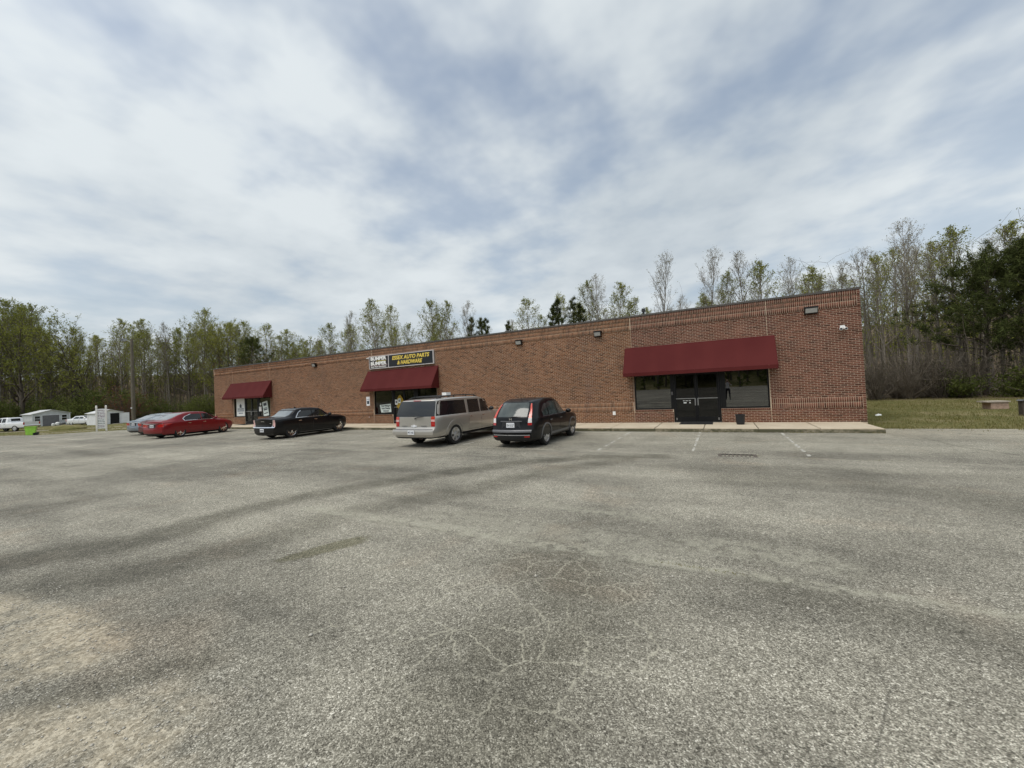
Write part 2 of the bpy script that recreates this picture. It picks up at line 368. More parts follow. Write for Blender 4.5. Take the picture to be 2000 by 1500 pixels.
plain('car_glass_painted_view', (.055, .066, .062), .06, .35, 3, Specular_IOR_Level=.5, Coat_Weight=.2, Coat_Roughness=.03)  # paler base colour carries sky reflection and the wall seen through
plain('car_glass_painted_sky', (.13, .15, .16), .06, .25, 2, Specular_IOR_Level=.7, Coat_Weight=.4, Coat_Roughness=.03)  # pale blue-grey base colour carries the reflected sky
def mk_awning():
    b = NB('awning_cloth'); p = b.obj(); n = b.noise(p, .6, 5); w = b.n('ShaderNodeTexWave', {'Vector': p, 'Scale': .28, 'Distortion': 1.2, 'Detail': 3.0}, bands_direction='X').outputs[0]
    c = b.mix(b.rng(n, .3, .7), (.082, .014, .014), (.098, .019, .018)); c = b.mix(b.rng(w, .6, 1, 0, .06), c, (.16, .035, .03))
    b.bsdf(Base_Color=c, Roughness=.8, Specular_IOR_Level=.12, Normal=b.bump(b.noise(p, 400, 2), .1, .001))
mk_awning()
plain('bronze_metal', (.018, .016, .015), .42, .2, 4, Metallic=.3)
plain('coping_metal', (.055, .046, .036), .5, .2, 2)
plain('aluminium', (.34, .34, .335), .4, .1, 5, Metallic=.8)
plain('dark_frame', (.006, .006, .0065), .5, .15, Specular_IOR_Level=.3)
plain('sealant', (.50, .39, .28), .85, .1)
plain('sign_black', (.006, .007, .010), .35, .25, 2)
plain('sign_brown', (.014, .008, .007), .35, .25, 2)
plain('sign_frame', (.60, .57, .56), .45, .1)
plain('letter_yellow', (.80, .60, .10), .45, .12)
plain('letter_white', (.85, .84, .80), .45, .05)
plain('letter_gold', (.45, .38, .08), .45, .12)
plain('white_plastic', (.80, .80, .78), .45, .06)
plain('lamp_lens', (.42, .42, .40), .22, .1, 20)
plain('paper', (.80, .82, .80), .8, .05)
plain('paper_tint', (.72, .80, .76), .8, .05)
plain('yellow_fur', (.40, .27, .035), .9, .35, 25, .4)
plain('interior_wall', (.20, .19, .175), .9, .1)
plain('interior_floor', (.14, .13, .12), .5, .15)
plain('roof_membrane', (.30, .29, .28), .9, .1)
plain('rubber_mat', (.012, .012, .013), .9, .2, 30, .3)
plain('black_plastic', (.012, .013, .016), .42, .2)
b_ = NB('line_paint'); p_ = b_.pos(); b_.dim = '2D'
b_.surf(b_.n('ShaderNodeMixShader', {0: b_.rng(b_.noise(p_, 9.0, 4, .7), .36, .54, .30, 1.0), 1: b_.n('ShaderNodeBsdfTransparent').outputs[0], 2: b_.n('ShaderNodeBsdfDiffuse', {0: (.54, .52, .46, 1)}).outputs[0]}).outputs[0])
plain('cast_iron', (.10, .082, .066), .85, .3, 20, .3)
plain('white_wood', (.82, .79, .74), .7, .12, 3)
plain('weathered_pole', (.125, .108, .08), .9, .25, 3, .4)
plain('shed_grey', (.56, .58, .59), .5, .1, 2)
plain('shed_white', (.78, .79, .80), .45, .1, 2)
plain('shed_roof', (.70, .71, .71), .4, .1, 2)
plain('shed_door', (.16, .16, .17), .5, .2)
plain('bin_green', (.34, .66, .07), .45, .15)
plain('pebble', (.46, .43, .37), .8, .35, 90)
plain('block_pink', (.40, .28, .21), .9, .2, 8, .4)
plain('old_wood', (.075, .062, .048), .9, .3, 8, .4)
plain('wire', (.10, .10, .095), .6, .1)
plain('glass_lamp', (.70, .72, .70), .2, .1)
plain('skin', (.42, .26, .19), .55, .08)
plain('shirt', (.58, .58, .60), .85, .12, 20)
plain('trousers', (.012, .013, .016), .8, .2)
plain('hair', (.06, .04, .025), .6, .3, 40)
plain('shoe', (.02, .02, .02), .6, .2)

def mk_leaf(name, stops, trans=.35):
    b = NB(name); g = b.n('ShaderNodeNewGeometry'); oi = b.n('ShaderNodeObjectInfo')
    r = b.math('ADD', b.math('MULTIPLY', g.outputs['Random Per Island'], .6), b.math('MULTIPLY', oi.outputs['Random'], .4))
    c = b.ramp(r, stops)
    d = b.n('ShaderNodeBsdfDiffuse', {0: c}).outputs[0]; t = b.n('ShaderNodeBsdfTranslucent', {0: c}).outputs[0]
    b.surf(b.n('ShaderNodeMixShader', {0: trans, 1: d, 2: t}).outputs[0])
mk_leaf('leaf_spring', [(0, (.150, .170, .034)), (.5, (.260, .275, .060)), (1, (.40, .39, .105))])
mk_leaf('leaf_oak', [(0, (.120, .140, .028)), (.5, (.215, .230, .048)), (1, (.34, .33, .085))])
mk_leaf('leaf_bud', [(0, (.20, .18, .11)), (.5, (.32, .29, .19)), (1, (.44, .41, .29))])
mk_leaf('leaf_pine', [(0, (.045, .058, .020)), (.5, (.078, .092, .032)), (1, (.140, .145, .050))], .15)
mk_leaf('leaf_privet', [(0, (.060, .078, .022)), (.5, (.105, .125, .035)), (1, (.170, .180, .055))])
mk_leaf('leaf_plum', [(0, (.11, .042, .034)), (.5, (.17, .070, .050)), (1, (.24, .115, .075))])
mk_leaf('leaf_rust', [(0, (.09, .045, .02)), (.5, (.14, .072, .032)), (1, (.19, .11, .05))])
mk_leaf('grass_blade', [(0, (.085, .095, .024)), (.40, (.150, .150, .045)), (.70, (.25, .215, .090)), (1, (.44, .37, .21))])
def mk_bark(name, a, c):
    b = NB(name); p = b.obj(); oi = b.n('ShaderNodeObjectInfo').outputs['Random']
    mp = b.n('ShaderNodeMapping', {'Vector': p, 'Scale': (5, 5, 1)}).outputs[0]; n = b.noise(mp, 2.2, 5, .65)
    col = b.mix(b.rng(n, .3, .7), a, c); col = b.n('ShaderNodeVectorMath', {0: col, 'Scale': b.rng(oi, 0, 1, .7, 1.3)}, operation='SCALE').outputs[0]
    b.bsdf(Base_Color=col, Roughness=.95, Specular_IOR_Level=.1)
mk_bark('bark_pale', (.13, .112, .09), (.31, .275, .23))
mk_bark('bark_dark', (.060, .050, .040), (.15, .125, .10))
mk_bark('bark_twig', (.085, .072, .055), (.165, .14, .11))

# ------------------------------------------------------------------ ground and parking lot
def lines(*segs):
    out = []
    for a, b, st in segs: out += list(np.arange(a, b, st))
    return np.array(sorted(set(np.round(out, 4))))
def tensor(xs, ys): return np.meshgrid(xs, ys)
ZG = np.vectorize(zg)
def seg_dist(X, Y, pts):
    D = np.full(X.shape, 1e9)
    for (ax, ay), (bx, by) in zip(pts[:-1], pts[1:]):
        dx, dy = bx - ax, by - ay; t = np.clip(((X - ax) * dx + (Y - ay) * dy) / (dx * dx + dy * dy), 0, 1)
        D = np.minimum(D, np.hypot(X - ax - t * dx, Y - ay - t * dy))
    return D
def in_poly(X, Y, P):
    c = np.zeros(X.shape, bool)
    for (x1, y1), (x2, y2) in zip(P, P[1:] + P[:1]):
        c ^= ((y1 > Y) != (y2 > Y)) & (X < (x2 - x1) * (Y - y1) / (y2 - y1 + 1e-12) + x1)
    return c
def set_attr(me, name, arr):
    a = me.attributes.new(name, 'FLOAT', 'POINT'); a.data.foreach_set('value', np.asarray(arr, dtype=np.float32).ravel())
def grid_faces(nx, ny, keep=None):
    i = np.arange(ny - 1)[:, None] * nx + np.arange(nx - 1)[None, :]
    F = np.stack([i, i + 1, i + nx + 1, i + nx], -1)
    return F[keep] if keep is not None else F.reshape(-1, 4)

# natural ground, one sheet to the horizon
gx = lines((-900, -140, 40), (-140, -40, 1.0), (-40, 20, 1.5), (20, 60, 4), (60, 941, 40))
gy = lines((-900, -80, 40), (-80, -16, 3), (-16, 44, 1.0), (44, 80, 4), (80, 1401, 40))
X, Y = tensor(gx, gy); Z = ZG(X, Y) - 0.014
Z += np.vectorize(lambda x, y: 0.05 * mnoise.noise(Vector((x * .35, y * .35, 0))) if (y > -.6 and x > .2) or x < -57 else -0.01)(X, Y)
me = npmesh('ground', np.stack([X, Y, Z], -1).reshape(-1, 3), grid_faces(len(gx), len(gy)), 'grass_ground', True)
TLX, TLY = [-150, -128, -121, -101, -77, -20, -2, 4, 11, 30], [-30, -6, 11, 21, 27, 29, 22, 17.6, 16, 13]
tl = np.interp(X, TLX, TLY)
set_attr(me, 'litter', np.clip((Y - tl + 1.0) / 2.5, 0, 1))
gravel = np.maximum(np.clip(1.9 - seg_dist(X, Y, [(-76, -16), (-64, -6.5), (-57, -0.5), (-50, 7)]), 0, 1),
                    np.clip(1.5 - seg_dist(X, Y, [(-92, -10), (-78, -3), (-70, 2.5), (-61, 9)]), 0, 1))
set_attr(me, 'gravel', gravel)
tag(link('ground', me), kind='structure')

# worn asphalt parking lot
lx = lines((-110, -58, 2.0), (-58, -48, .25), (-48, -17, .8), (-17, 4.0, .05), (4.0, 46, 1.5))
ly = lines((-52, -20, 1.2), (-20, -7.0, .055), (-7.0, -2.5, .14), (-2.5, -1.0, .14))
ly = np.sort(np.append(ly[(np.abs(ly + 2.5) > .03) & (np.abs(ly + 1.1) > .03) & (ly < -1.12)], [-2.5, -1.1]))
X, Y = tensor(lx, ly); Z = ZG(X, Y)
cx = (X[:-1, :-1] + X[1:, 1:]) / 2; cy = (Y[:-1, :-1] + Y[1:, 1:]) / 2
left = np.interp(cy, [-14, -8.6, -8.3, -4.7, -3, -1], [-104, -104, -56.7, -53, -50, -47]) + .3 * np.sin(cy * 5)
keep = (cx > left) & ~((cy > -2.5) & (cx < -0.2)) & (cy > -51)
V = np.stack([X, Y, Z], -1).reshape(-1, 3); F = grid_faces(len(lx), len(ly), keep)
me = npmesh('parking_lot', V, F, 'asphalt', True)
rs = np.random.RandomState(3)
def wob(s, k): return np.array([mnoise.noise(Vector((x * s, y * s, k))) for x, y in zip(X.ravel()[::1], Y.ravel()[::1])]).reshape(X.shape)
wb = wob(.8, 2.0)
def band(pts, w, soft): return np.clip((w + soft - seg_dist(X + .18 * wb, Y + .18 * wb, pts)) / soft, 0, 1)
A = [(-13.5, -19.5), (-11.68, -17.79), (-11.2, -17.0), (-11.16, -16.5), (-11.41, -15), (-10.8, -13), (-9.4, -10.3), (-7.9, -8.85), (-6.2, -8.3)]
B = [(-11.4, -19.5), (-10.27, -17.74), (-9.86, -17.15), (-9.65, -16.5), (-9.67, -15.2), (-8.84, -13.3), (-7.94, -10.6), (-7.0, -9.2)]
dark = 1.0 * band(A, .20, .34) + .75 * band(B, .18, .40)
dark += .62 * band([(-4.6, -10.6), (-2.64, -10.5), (-1.4, -11.5), (1, -12.5)], .25, .8)
dark += .80 * band([(-6.37, -15.42), (-5.9, -15.7), (-5.75, -16.2), (-5.9, -17.0), (-5.8, -17.6)], .22, .55)
dark += .55 * band([(-4.4, -15.32), (-3.6, -15.42), (-2.6, -15.7), (-1.5, -15.9)], .10, .35)
dark += .55 * band([(-15.6, -17.3), (-15.2, -16.4)], .05, .15) + .4 * band([(-6, -9.8), (-3.6, -9.3), (2, -9.6)], .12, .5)
dark += .95 * np.clip(1.2 - np.abs(Y + 15.14 + .05 * wb) / .03, 0, 1) * (X > -9.5) * (np.sin(X * 2.1) > -.3)
for cr in ([(.35, -2.9), (.25, -4.2), (.32, -5.1), (.78, -6.56)], [(-.2, -3.35), (1.5, -3.2), (2.6, -3.9), (3.0, -5.4), (2.4, -7.2)], [(-.2, -3.1), (4, -2.2), (12, -2.0)], [(-13, -9.4), (-10.5, -9.0), (-8, -9.3)]):
    dark += 1.0 * np.clip(1.3 - seg_dist(X + .15 * wb, Y + .15 * wb, cr) / .05, 0, 1)
dark += .75 * band([(-8.15, -18.35), (-7.97, -18.02), (-7.72, -17.72)], .05, .14)
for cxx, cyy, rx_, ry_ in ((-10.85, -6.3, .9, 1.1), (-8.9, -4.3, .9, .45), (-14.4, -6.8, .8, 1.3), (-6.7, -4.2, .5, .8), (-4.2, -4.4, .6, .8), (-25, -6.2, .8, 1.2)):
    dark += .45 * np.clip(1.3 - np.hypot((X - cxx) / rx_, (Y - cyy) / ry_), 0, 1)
ou, ov = (X + 8.67) * .316 + (Y + 16.05) * .949, (X + 8.67) * .949 - (Y + 16.05) * .316
oil = np.clip(1.6 - 1.3 * np.hypot(ou / .52, (ov + .05 * wb) / (.15 + .05 * ou)), 0, 1)
oil = np.maximum(oil, .6 * np.clip((.10 - seg_dist(X, Y, [(-4.75, -7.72), (-4.1, -7.6)])) / .1 + .9, 0, 1) * (np.hypot(X + 4.4, Y + 7.68) < .8))
pale = 1.0 * np.clip(1.25 - np.abs(Y + 15.05 + .05 * wb) / .09, 0, 1) * (X > -10.6) + .8 * np.clip(1 - np.abs(Y + 15.0) / .22, 0, 1) * (X > -10.5) * (X < -7.4)
pale += .9 * np.clip(1.1 - np.abs(Y + 15.0 + .06 * wb) / .05, 0, 1) * (X > -10.4) + .5 * band([(-8.2, -14.6), (-6.4, -14.7), (-5.4, -14.8)], .2, .4)
pale += .75 * band([(-7.4, -13.58), (-6.22, -13.62), (-5.6, -13.69)], .08, .22) + .7 * band([(-4.9, -14.43), (-4.4, -14.5), (-3.9, -14.46)], .12, .25)
pale += .8 * np.clip(1 - np.abs(Y + 7.75 + .12 * wb + .03 * (X + 5)) / .12, 0, 1) * (X > -13)
pale += .7 * band([(-39, -8.4), (-35, -9.3), (-31, -9.8)], .3, .5)
pale += .35 * np.clip((Y + 7.2) / 1.2, 0, 1)
tan = 1.0 * in_poly(X + .15 * wb, Y + .1 * wb, [(-11, -18.2), (-10.33, -17.95), (-9.45, -17.75), (-8.45, -17.78), (-8.3, -17.98), (-8.5, -18.4), (-9.5, -19)])
tan += 1.0 * in_poly(X + .1 * wb, Y + .07 * wb, [(-8.3, -18.5), (-7.82, -18.13), (-7.6, -17.86), (-6.9, -17.98), (-6.95, -18.3), (-7.3, -18.7)])
tan += .55 * np.clip((Y + 4.4) / 2.0, 0, 1) * (X > -.5) + .4 * in_poly(X, Y, [(-6.9, -18.1), (-6.2, -17.9), (-6.2, -18.4), (-6.9, -18.6)])
for _ in range(3):
    t2 = tan.copy(); t2[1:-1, 1:-1] = (tan[:-2, 1:-1] + tan[2:, 1:-1] + tan[1:-1, :-2] + tan[1:-1, 2:] + tan[1:-1, 1:-1]) / 5; tan = t2
alg = np.clip(3.2 - 2.6 * np.hypot((X + 6.0) / .95, (Y + 16.3) / 1.05), 0, 1) + .7 * np.clip(1.3 - np.hypot((X + 7.2) / .7, (Y + 17.2) / .5), 0, 1)
for nme, arr in (('dark', dark), ('oil', oil), ('pale', pale), ('tan', tan), ('alg', alg)): set_attr(me, nme, np.clip(arr, 0, 1))
lot = tag(link('parking_lot', me), kind='structure')

# painted bay lines, worn
for k in range(17):
    x = -2.95 - 2.535 * k
    if x < -45: break
    yy = [-2.62]; random.seed(k)
    m = MB()
    while yy[-1] > -7.3:
        l = random.uniform(.25, .9); a = yy[-1]; b_ = max(a - l, -7.5)
        w0 = random.uniform(.026, .042); h = .004
        m.add([(x - w0, b_, zg(x, b_) + h), (x + w0, b_ + .03, zg(x, b_) + h), (x + w0 * .9, a, zg(x, a) + h), (x - w0, a - .02, zg(x, a) + h)], [(0, 1, 2, 3)])
        yy.append(b_ - random.uniform(.03, .6))
    o = m.build('parking_line', 'line_paint'); tag(o, kind='structure')
# gutter drain
m = MB()
for i in range(9): m.box(-.44 + i * .105, -.40 + i * .105, -.22, .22, 0, .012)
dr = empty('storm_drain', (-4.45, -7.70, zg(-4.45, -7.7) - .006), 'rusty iron storm drain grate set in the asphalt gutter', 'drain', rz=.03)
m.build('slat', 'cast_iron', dr); dr.scale = (.85, .8, 1)
m = MB(); m.box(-.50, .50, -.28, -.225, 0, .014).box(-.50, .50, .225, .28, 0, .014).box(-.50, -.445, -.225, .225, 0, .014).box(.445, .50, -.225, .225, 0, .014)
m.build('rim', 'cast_iron', dr); MB().box(-.44, .44, -.22, .22, .001, .004).build('pit_shade', 'underbody', dr)  # thin dark sheet stands in for the shade below the grate
# loose gravel
rg = np.random.RandomState(8); vs = []; fs = []
oc = np.array([(1, 0, 0), (-1, 0, 0), (0, 1, 0), (0, -1, 0), (0, 0, 1), (0, 0, -1)], float); of = np.array([(0, 2, 4), (2, 1, 4), (1, 3, 4), (3, 0, 4), (2, 0, 5), (1, 2, 5), (3, 1, 5), (0, 3, 5)])
spots = [(-7.69, -16.63, .016), (-7.3, -17.22, .018), (-8.57, -16.62, .014), (-6.26, -15.79, .02), (-5.18, -15.33, .015), (-4.26, -15.49, .017), (-8.42, -17.08, .012)]
for _ in range(3200):
    if rg.rand() < .5: x, y = rg.uniform(-10.5, -7.0), rg.uniform(-18.9, -17.7)
    else: x, y = rg.uniform(-14, 1), -8 - 10.9 * rg.rand()
    spots.append((x, y, .0035 + .0065 * rg.rand() ** 3))
for x, y, s in spots:
    q = oc * s * rg.uniform(.6, 1.3, (6, 1)); q[:, 2] *= .7
    a = rg.uniform(0, 6.3); ca, sa = math.cos(a), math.sin(a)
    q = np.stack([q[:, 0] * ca - q[:, 1] * sa + x, q[:, 0] * sa + q[:, 1] * ca + y, q[:, 2] + zg(x, y) + s * .35], -1)
    fs.append(of + 6 * len(vs)); vs.append(q)
tag(link('gravel', npmesh('gravel', np.concatenate(vs), np.concatenate(fs), 'pebble')), 'pale loose pebbles scattered over the asphalt', 'gravel', kind='stuff')

# ------------------------------------------------------------------ sidewalk of separate slabs with open joints
walk = tag(link('sidewalk', MB().box(-45.2, -.2, -2.49, .0, -.2, -.05).mesh('sidewalk', 'sidewalk_concrete')), kind='structure')
x = -.2; k = 0; random.seed(5)
edges = [-.2, -1.85]
while edges[-1] > -45.2 + 1.8: edges.append(edges[-1] - 1.757)
edges.append(-45.2)
for a, b_ in zip(edges[:-1], edges[1:]):
    bm = bmesh.new()
    bmesh.ops.create_cube(bm, size=1)
    for v in bm.verts: v.co = Vector(((a + b_) / 2 + v.co.x * (a - b_ - .022), -1.253 + v.co.y * 2.506, -.08 + v.co.z * .16 + (random.uniform(-.004, .004))))
    bmesh.ops.bevel(bm, geom=[e for e in bm.edges if all(v.co.z > -.05 for v in e.verts)], offset=.012, segments=2, affect='EDGES')
    s = bpy.data.meshes.new('slab'); bm.to_mesh(s); bm.free(); s.materials.append(MATS['sidewalk_concrete']); link('slab', s, walk)

# ------------------------------------------------------------------ brick building
L_B, H_B, D_B = 45.2, 5.08, 18.0
BAYS = [(-8.29, -2.98), (-25.2, -19.89), (-42.1, -36.65)]
BAYS = [(a, a + 5.31) for a, _ in BAYS]
HEAD = 2.40
bld = empty('brick_building', (0, 0, 0), 'long single-storey brick commercial building with flat roof and three awninged shopfronts', 'building')
def knee(a): return [(a, a + 1.67), (a + 3.55, a + 5.31)]        # low brick walls under the shop windows
holes = []
for a, b_ in BAYS: holes += [(a, b_, .58, HEAD), (a + 1.67, a + 3.55, 0, .58)]
# mortar core with openings
m = MB()
xs = sorted(set([-L_B, 0.0] + [v for a, b_ in BAYS for v in (a, a + 1.67, a + 3.55, b_)])); zs = [0, .58, HEAD, 5.0]
for x0, x1 in zip(xs[:-1], xs[1:]):
    for z0, z1 in zip(zs[:-1], zs[1:]):
        c = ((x0 + x1) / 2, (z0 + z1) / 2)
        if any(h[0] < c[0] < h[1] and h[2] < c[1] < h[3] for h in holes): continue
        m.box(x0, x1, .005, .30, z0 - (.1 if z0 == 0 else 0), z1)
bm = bmesh.new(); tmp = m.mesh('front_wall', 'mortar'); bm.from_mesh(tmp); bmesh.ops.remove_doubles(bm, verts=bm.verts, dist=1e-5)
seen = {}
for f in list(bm.faces):
    k = tuple(round(v, 4) for v in f.calc_center_median())
    seen.setdefault(k, []).append(f)
bmesh.ops.delete(bm, geom=[f for v in seen.values() if len(v) > 1 for f in v], context='FACES')
bmesh.ops.recalc_face_normals(bm, faces=bm.faces); bm.to_mesh(tmp); bm.free()
front = link('front_wall', tmp, bld)

bnd = MB()
for x0, x1 in zip([-L_B] + [v for a, b_ in reversed(BAYS) for v in (b_,)], [a for a, b_ in reversed(BAYS)] + [0.0]): bnd.box(x0 + .001, x1 - .001, -.008, .006, .5455, .943)
bnd.box(-L_B + .001, -.001, -.010, .006, 4.333, 4.735).box(-L_B + .001, -.001, -.026, .006, 4.738, 4.93)
bnd.build('band_backing', 'mortar', bld)
# every brick of the front is a block with its own joints
ML, MH, J = .2032, .0677, .0125
JOINTS = [a - .04 for a, _ in BAYS] + [b_ + .02 for _, b_ in BAYS]
bricks = []          # (x0,x1,z0,z1,proud)
rb = random.Random(11)
def clip_holes(x0, x1, z0, z1):
    segs = [(x0, x1)]
    for h in holes:
        if z0 >= h[3] - .01 or z1 <= h[2] + .01: continue
        out = []
        for s0, s1 in segs:
            if s1 <= h[0] or s0 >= h[1]: out.append((s0, s1)); continue
            if s0 < h[0]: out.append((s0, h[0]))
            if s1 > h[1]: out.append((h[1], s1))
        segs = out
    return segs
def add_brick(x0, x1, z0, z1, pr):
    for s0, s1 in clip_holes(x0, x1, z0, z1):
        cut = [s0, s1]
        for j in JOINTS:
            if s0 < j < s1: cut.append(j)
        cut.sort()
        for c0, c1 in zip(cut[:-1], cut[1:]):
            if c1 - c0 > .03: bricks.append((c0 + J / 2, c1 - J / 2, z0, z1 - J, pr + rb.uniform(-.0015, .0015)))
def running(z, n, pr=0.0, off0=0):
    for k in range(n):
        zz = z + k * MH; off = ((k + off0) % 2) * ML / 2; x = 0.0 - (ML - off if off else 0); prev = 0.0; i = 0
        edges = [0.0]; x = -(ML / 2 if off else ML)
        while x > -L_B: edges.append(x); x -= ML
        edges.append(-L_B)
        for a, b_ in zip(edges[:-1], edges[1:]): add_brick(b_, a, zz, zz + MH, pr)
def soldier(z, h, pr, corner=.10):
    for s in (0, 1, 2):                                  # stacked headers close the corner
        add_brick(-corner, 0, z + s * h / 3, z + (s + 1) * h / 3, pr); add_brick(-L_B, -L_B + corner, z + s * h / 3, z + (s + 1) * h / 3, pr)
    x = -corner
    while x - MH > -L_B + corner - .02: add_brick(x - MH, x, z, z + h, pr); x -= MH
running(0, 8); zt = 8 * MH
soldier(zt, .2032, .012); soldier(zt + .2032, .2032, .012); z1 = zt + .4064
running(z1, 50, 0, 1); z2 = z1 + 50 * MH
soldier(z2, .2032, .014); soldier(z2 + .2032, .2032, .014); soldier(z2 + .4064, .2032, .030)
# rowlock sills of the knee walls sit where the soldier band would run
for a, b_ in BAYS:
    for k0, k1 in knee(a):
        bricks = [q for q in bricks if not (k0 - .03 < (q[0] + q[1]) / 2 < k1 + .03 and .49 < (q[2] + q[3]) / 2 < .60)]
        x = k0
        while x + MH < k1 + .01: bricks.append((x + J / 2, x + MH - J / 2, .492, .575, .022)); x += MH
ZTOP = z2 + .6096
# the bricks that show largest are separate objects, the rest one field
std = {}
def size_in_view(q):
    c = Vector(((q[0] + q[1]) / 2, 0, (q[2] + q[3]) / 2)); d = c - CAM; dist = d.length
    return abs(d.y) / dist * (q[1] - q[0]) * (q[3] - q[2]) / dist ** 2
blocked = lambda q: any(a - .3 < q[0] < a + 5.7 and 2.05 < q[3] < 3.5 for a, _ in BAYS)
order = sorted(range(len(bricks)), key=lambda i: -size_in_view(bricks[i]) * (0 if blocked(bricks[i]) else 1))
near = set(order[:300])
def brick_geo(V, F, FM, q, mi, axis='y'):
    x0, x1, z0, z1, pr = q; o = len(V)
    if axis == 'y': V += [(x0, .02, z0), (x1, .02, z0), (x1, .02, z1), (x0, .02, z1), (x0, -pr, z0), (x1, -pr, z0), (x1, -pr, z1), (x0, -pr, z1)]
    else: V += [(-.02, x1, z0), (-.02, x0, z0), (-.02, x0, z1), (-.02, x1, z1), (pr, x1, z0), (pr, x0, z0), (pr, x0, z1), (pr, x1, z1)]
    fs = [(4, 5, 6, 7), (0, 1, 5, 4), (1, 2, 6, 5), (2, 3, 7, 6), (3, 0, 4, 7)]
    if axis == 'x': fs = [f[::-1] for f in fs]
    F += [tuple(i + o for i in f) for f in fs]; FM += [mi] * 5
V, F, FM = [], [], []
for i, q in enumerate(bricks):
    mi = 1 if q[0] > -8.35 else 0
    if i in near:
        key = (round(q[1] - q[0], 3), round(q[3] - q[2], 3), mi)
        if key not in std:
            v, f, fm = [], [], []; w, h = key[0] / 2, key[1] / 2
            brick_geo(v, f, fm, (-w, w, -h, h, 0), 0)
            me = bpy.data.meshes.new('brick'); me.from_pydata(v, [], f); me.materials.append(MATS['brick_red' if mi else 'brick_brown']); std[key] = me
        link('brick', std[key], front, ((q[0] + q[1]) / 2, -q[4], (q[2] + q[3]) / 2))
    else: brick_geo(V, F, FM, q, mi)
me = npmesh('brick_field', V, F, ['brick_brown', 'brick_red']); me.polygons.foreach_set('material_index', FM)
tag(link('brick_field', me, front), kind='stuff')
# gable wall on the right: running bond with the same bands
rw = MB().box(-.30, -.008, .30, D_B, -.1, 5.0).build('side_wall', 'mortar', bld)
V, F, FM = [], [], []
for k in range(74):
    z = k * MH; x = (.1016 if k % 2 else 0.0)
    if k % 2: brick_geo(V, F, FM, (0.0, .0966, z, z + MH - J, 0.0), 0, 'x')
    while x < D_B: brick_geo(V, F, FM, (x + J / 2, min(x + ML - J / 2, D_B), z, z + MH - J, rb.uniform(-.001, .001)), 0, 'x'); x += ML
tag(link('brick_field', npmesh('brick_field', V, F, ['brick_red']), rw), kind='stuff')
MB().box(-L_B, -L_B + .3, .30, D_B, -.1, 5.0).build('side_wall', 'brick_brown', bld)
MB().box(-L_B + .3, -.3, D_B - .3, D_B, -.1, 5.0).build('back_wall', 'brick_brown', bld)
MB().box(-L_B + .3, -.3, .302, D_B - .302, 4.4, 4.55).build('roof', 'roof_membrane', bld)
MB().box(-L_B + .3, -.3, .302, D_B - .302, -.1, .0).build('floor_slab', 'interior_floor', bld)
MB().box(-L_B + .3, -.3, 6.0, 6.1, 0, 4.398).build('partition', 'interior_wall', bld)
for px in (-14.2, -31): MB().box(px, px + .1, .302, 5.998, 0, 4.398).build('partition', 'interior_wall', bld)
# metal coping with drip edge
m = MB(); m.prism([(-.055, ZTOP - .025), (-.045, ZTOP + .055), (.33, ZTOP + .065), (.34, ZTOP - .02), (.31, ZTOP + .0), (-.03, ZTOP + .002)], -L_B - .02, .05, 'x')
m.build('coping', 'coping_metal', bld)
m = MB(); m.prism([(.05, ZTOP - .025), (.05, ZTOP + .06), (-.33, ZTOP + .062), (-.33, ZTOP)], .34, D_B, 'y'); m.build('coping', 'coping_metal', bld)
m = MB(); m.tube([(-8.2, 3.2, 4.5), (-8.2, 3.2, 5.75)], .055, 10).tube([(-8.2, 3.2, 5.68), (-8.2, 3.2, 5.86)], [.10, .085], 10); m.build('roof_vent', 'trim_black', bld)
# sealant control joints
for j in JOINTS:
    MB().box(j - .008, j + .008, -.003, .02, 0, .54).build('control_joint', 'sealant', bld)
    m = MB(); m.prism([(.02, HEAD + .2), (-.004, HEAD + .2), (-.004, z2 - .001), (-.017, z2), (-.017, z2 + .405), (-.033, z2 + .407), (-.033, ZTOP - .03), (.02, ZTOP - .03)], j - .007, j + .007, 'x'); m.build('control_joint', 'sealant', bld)
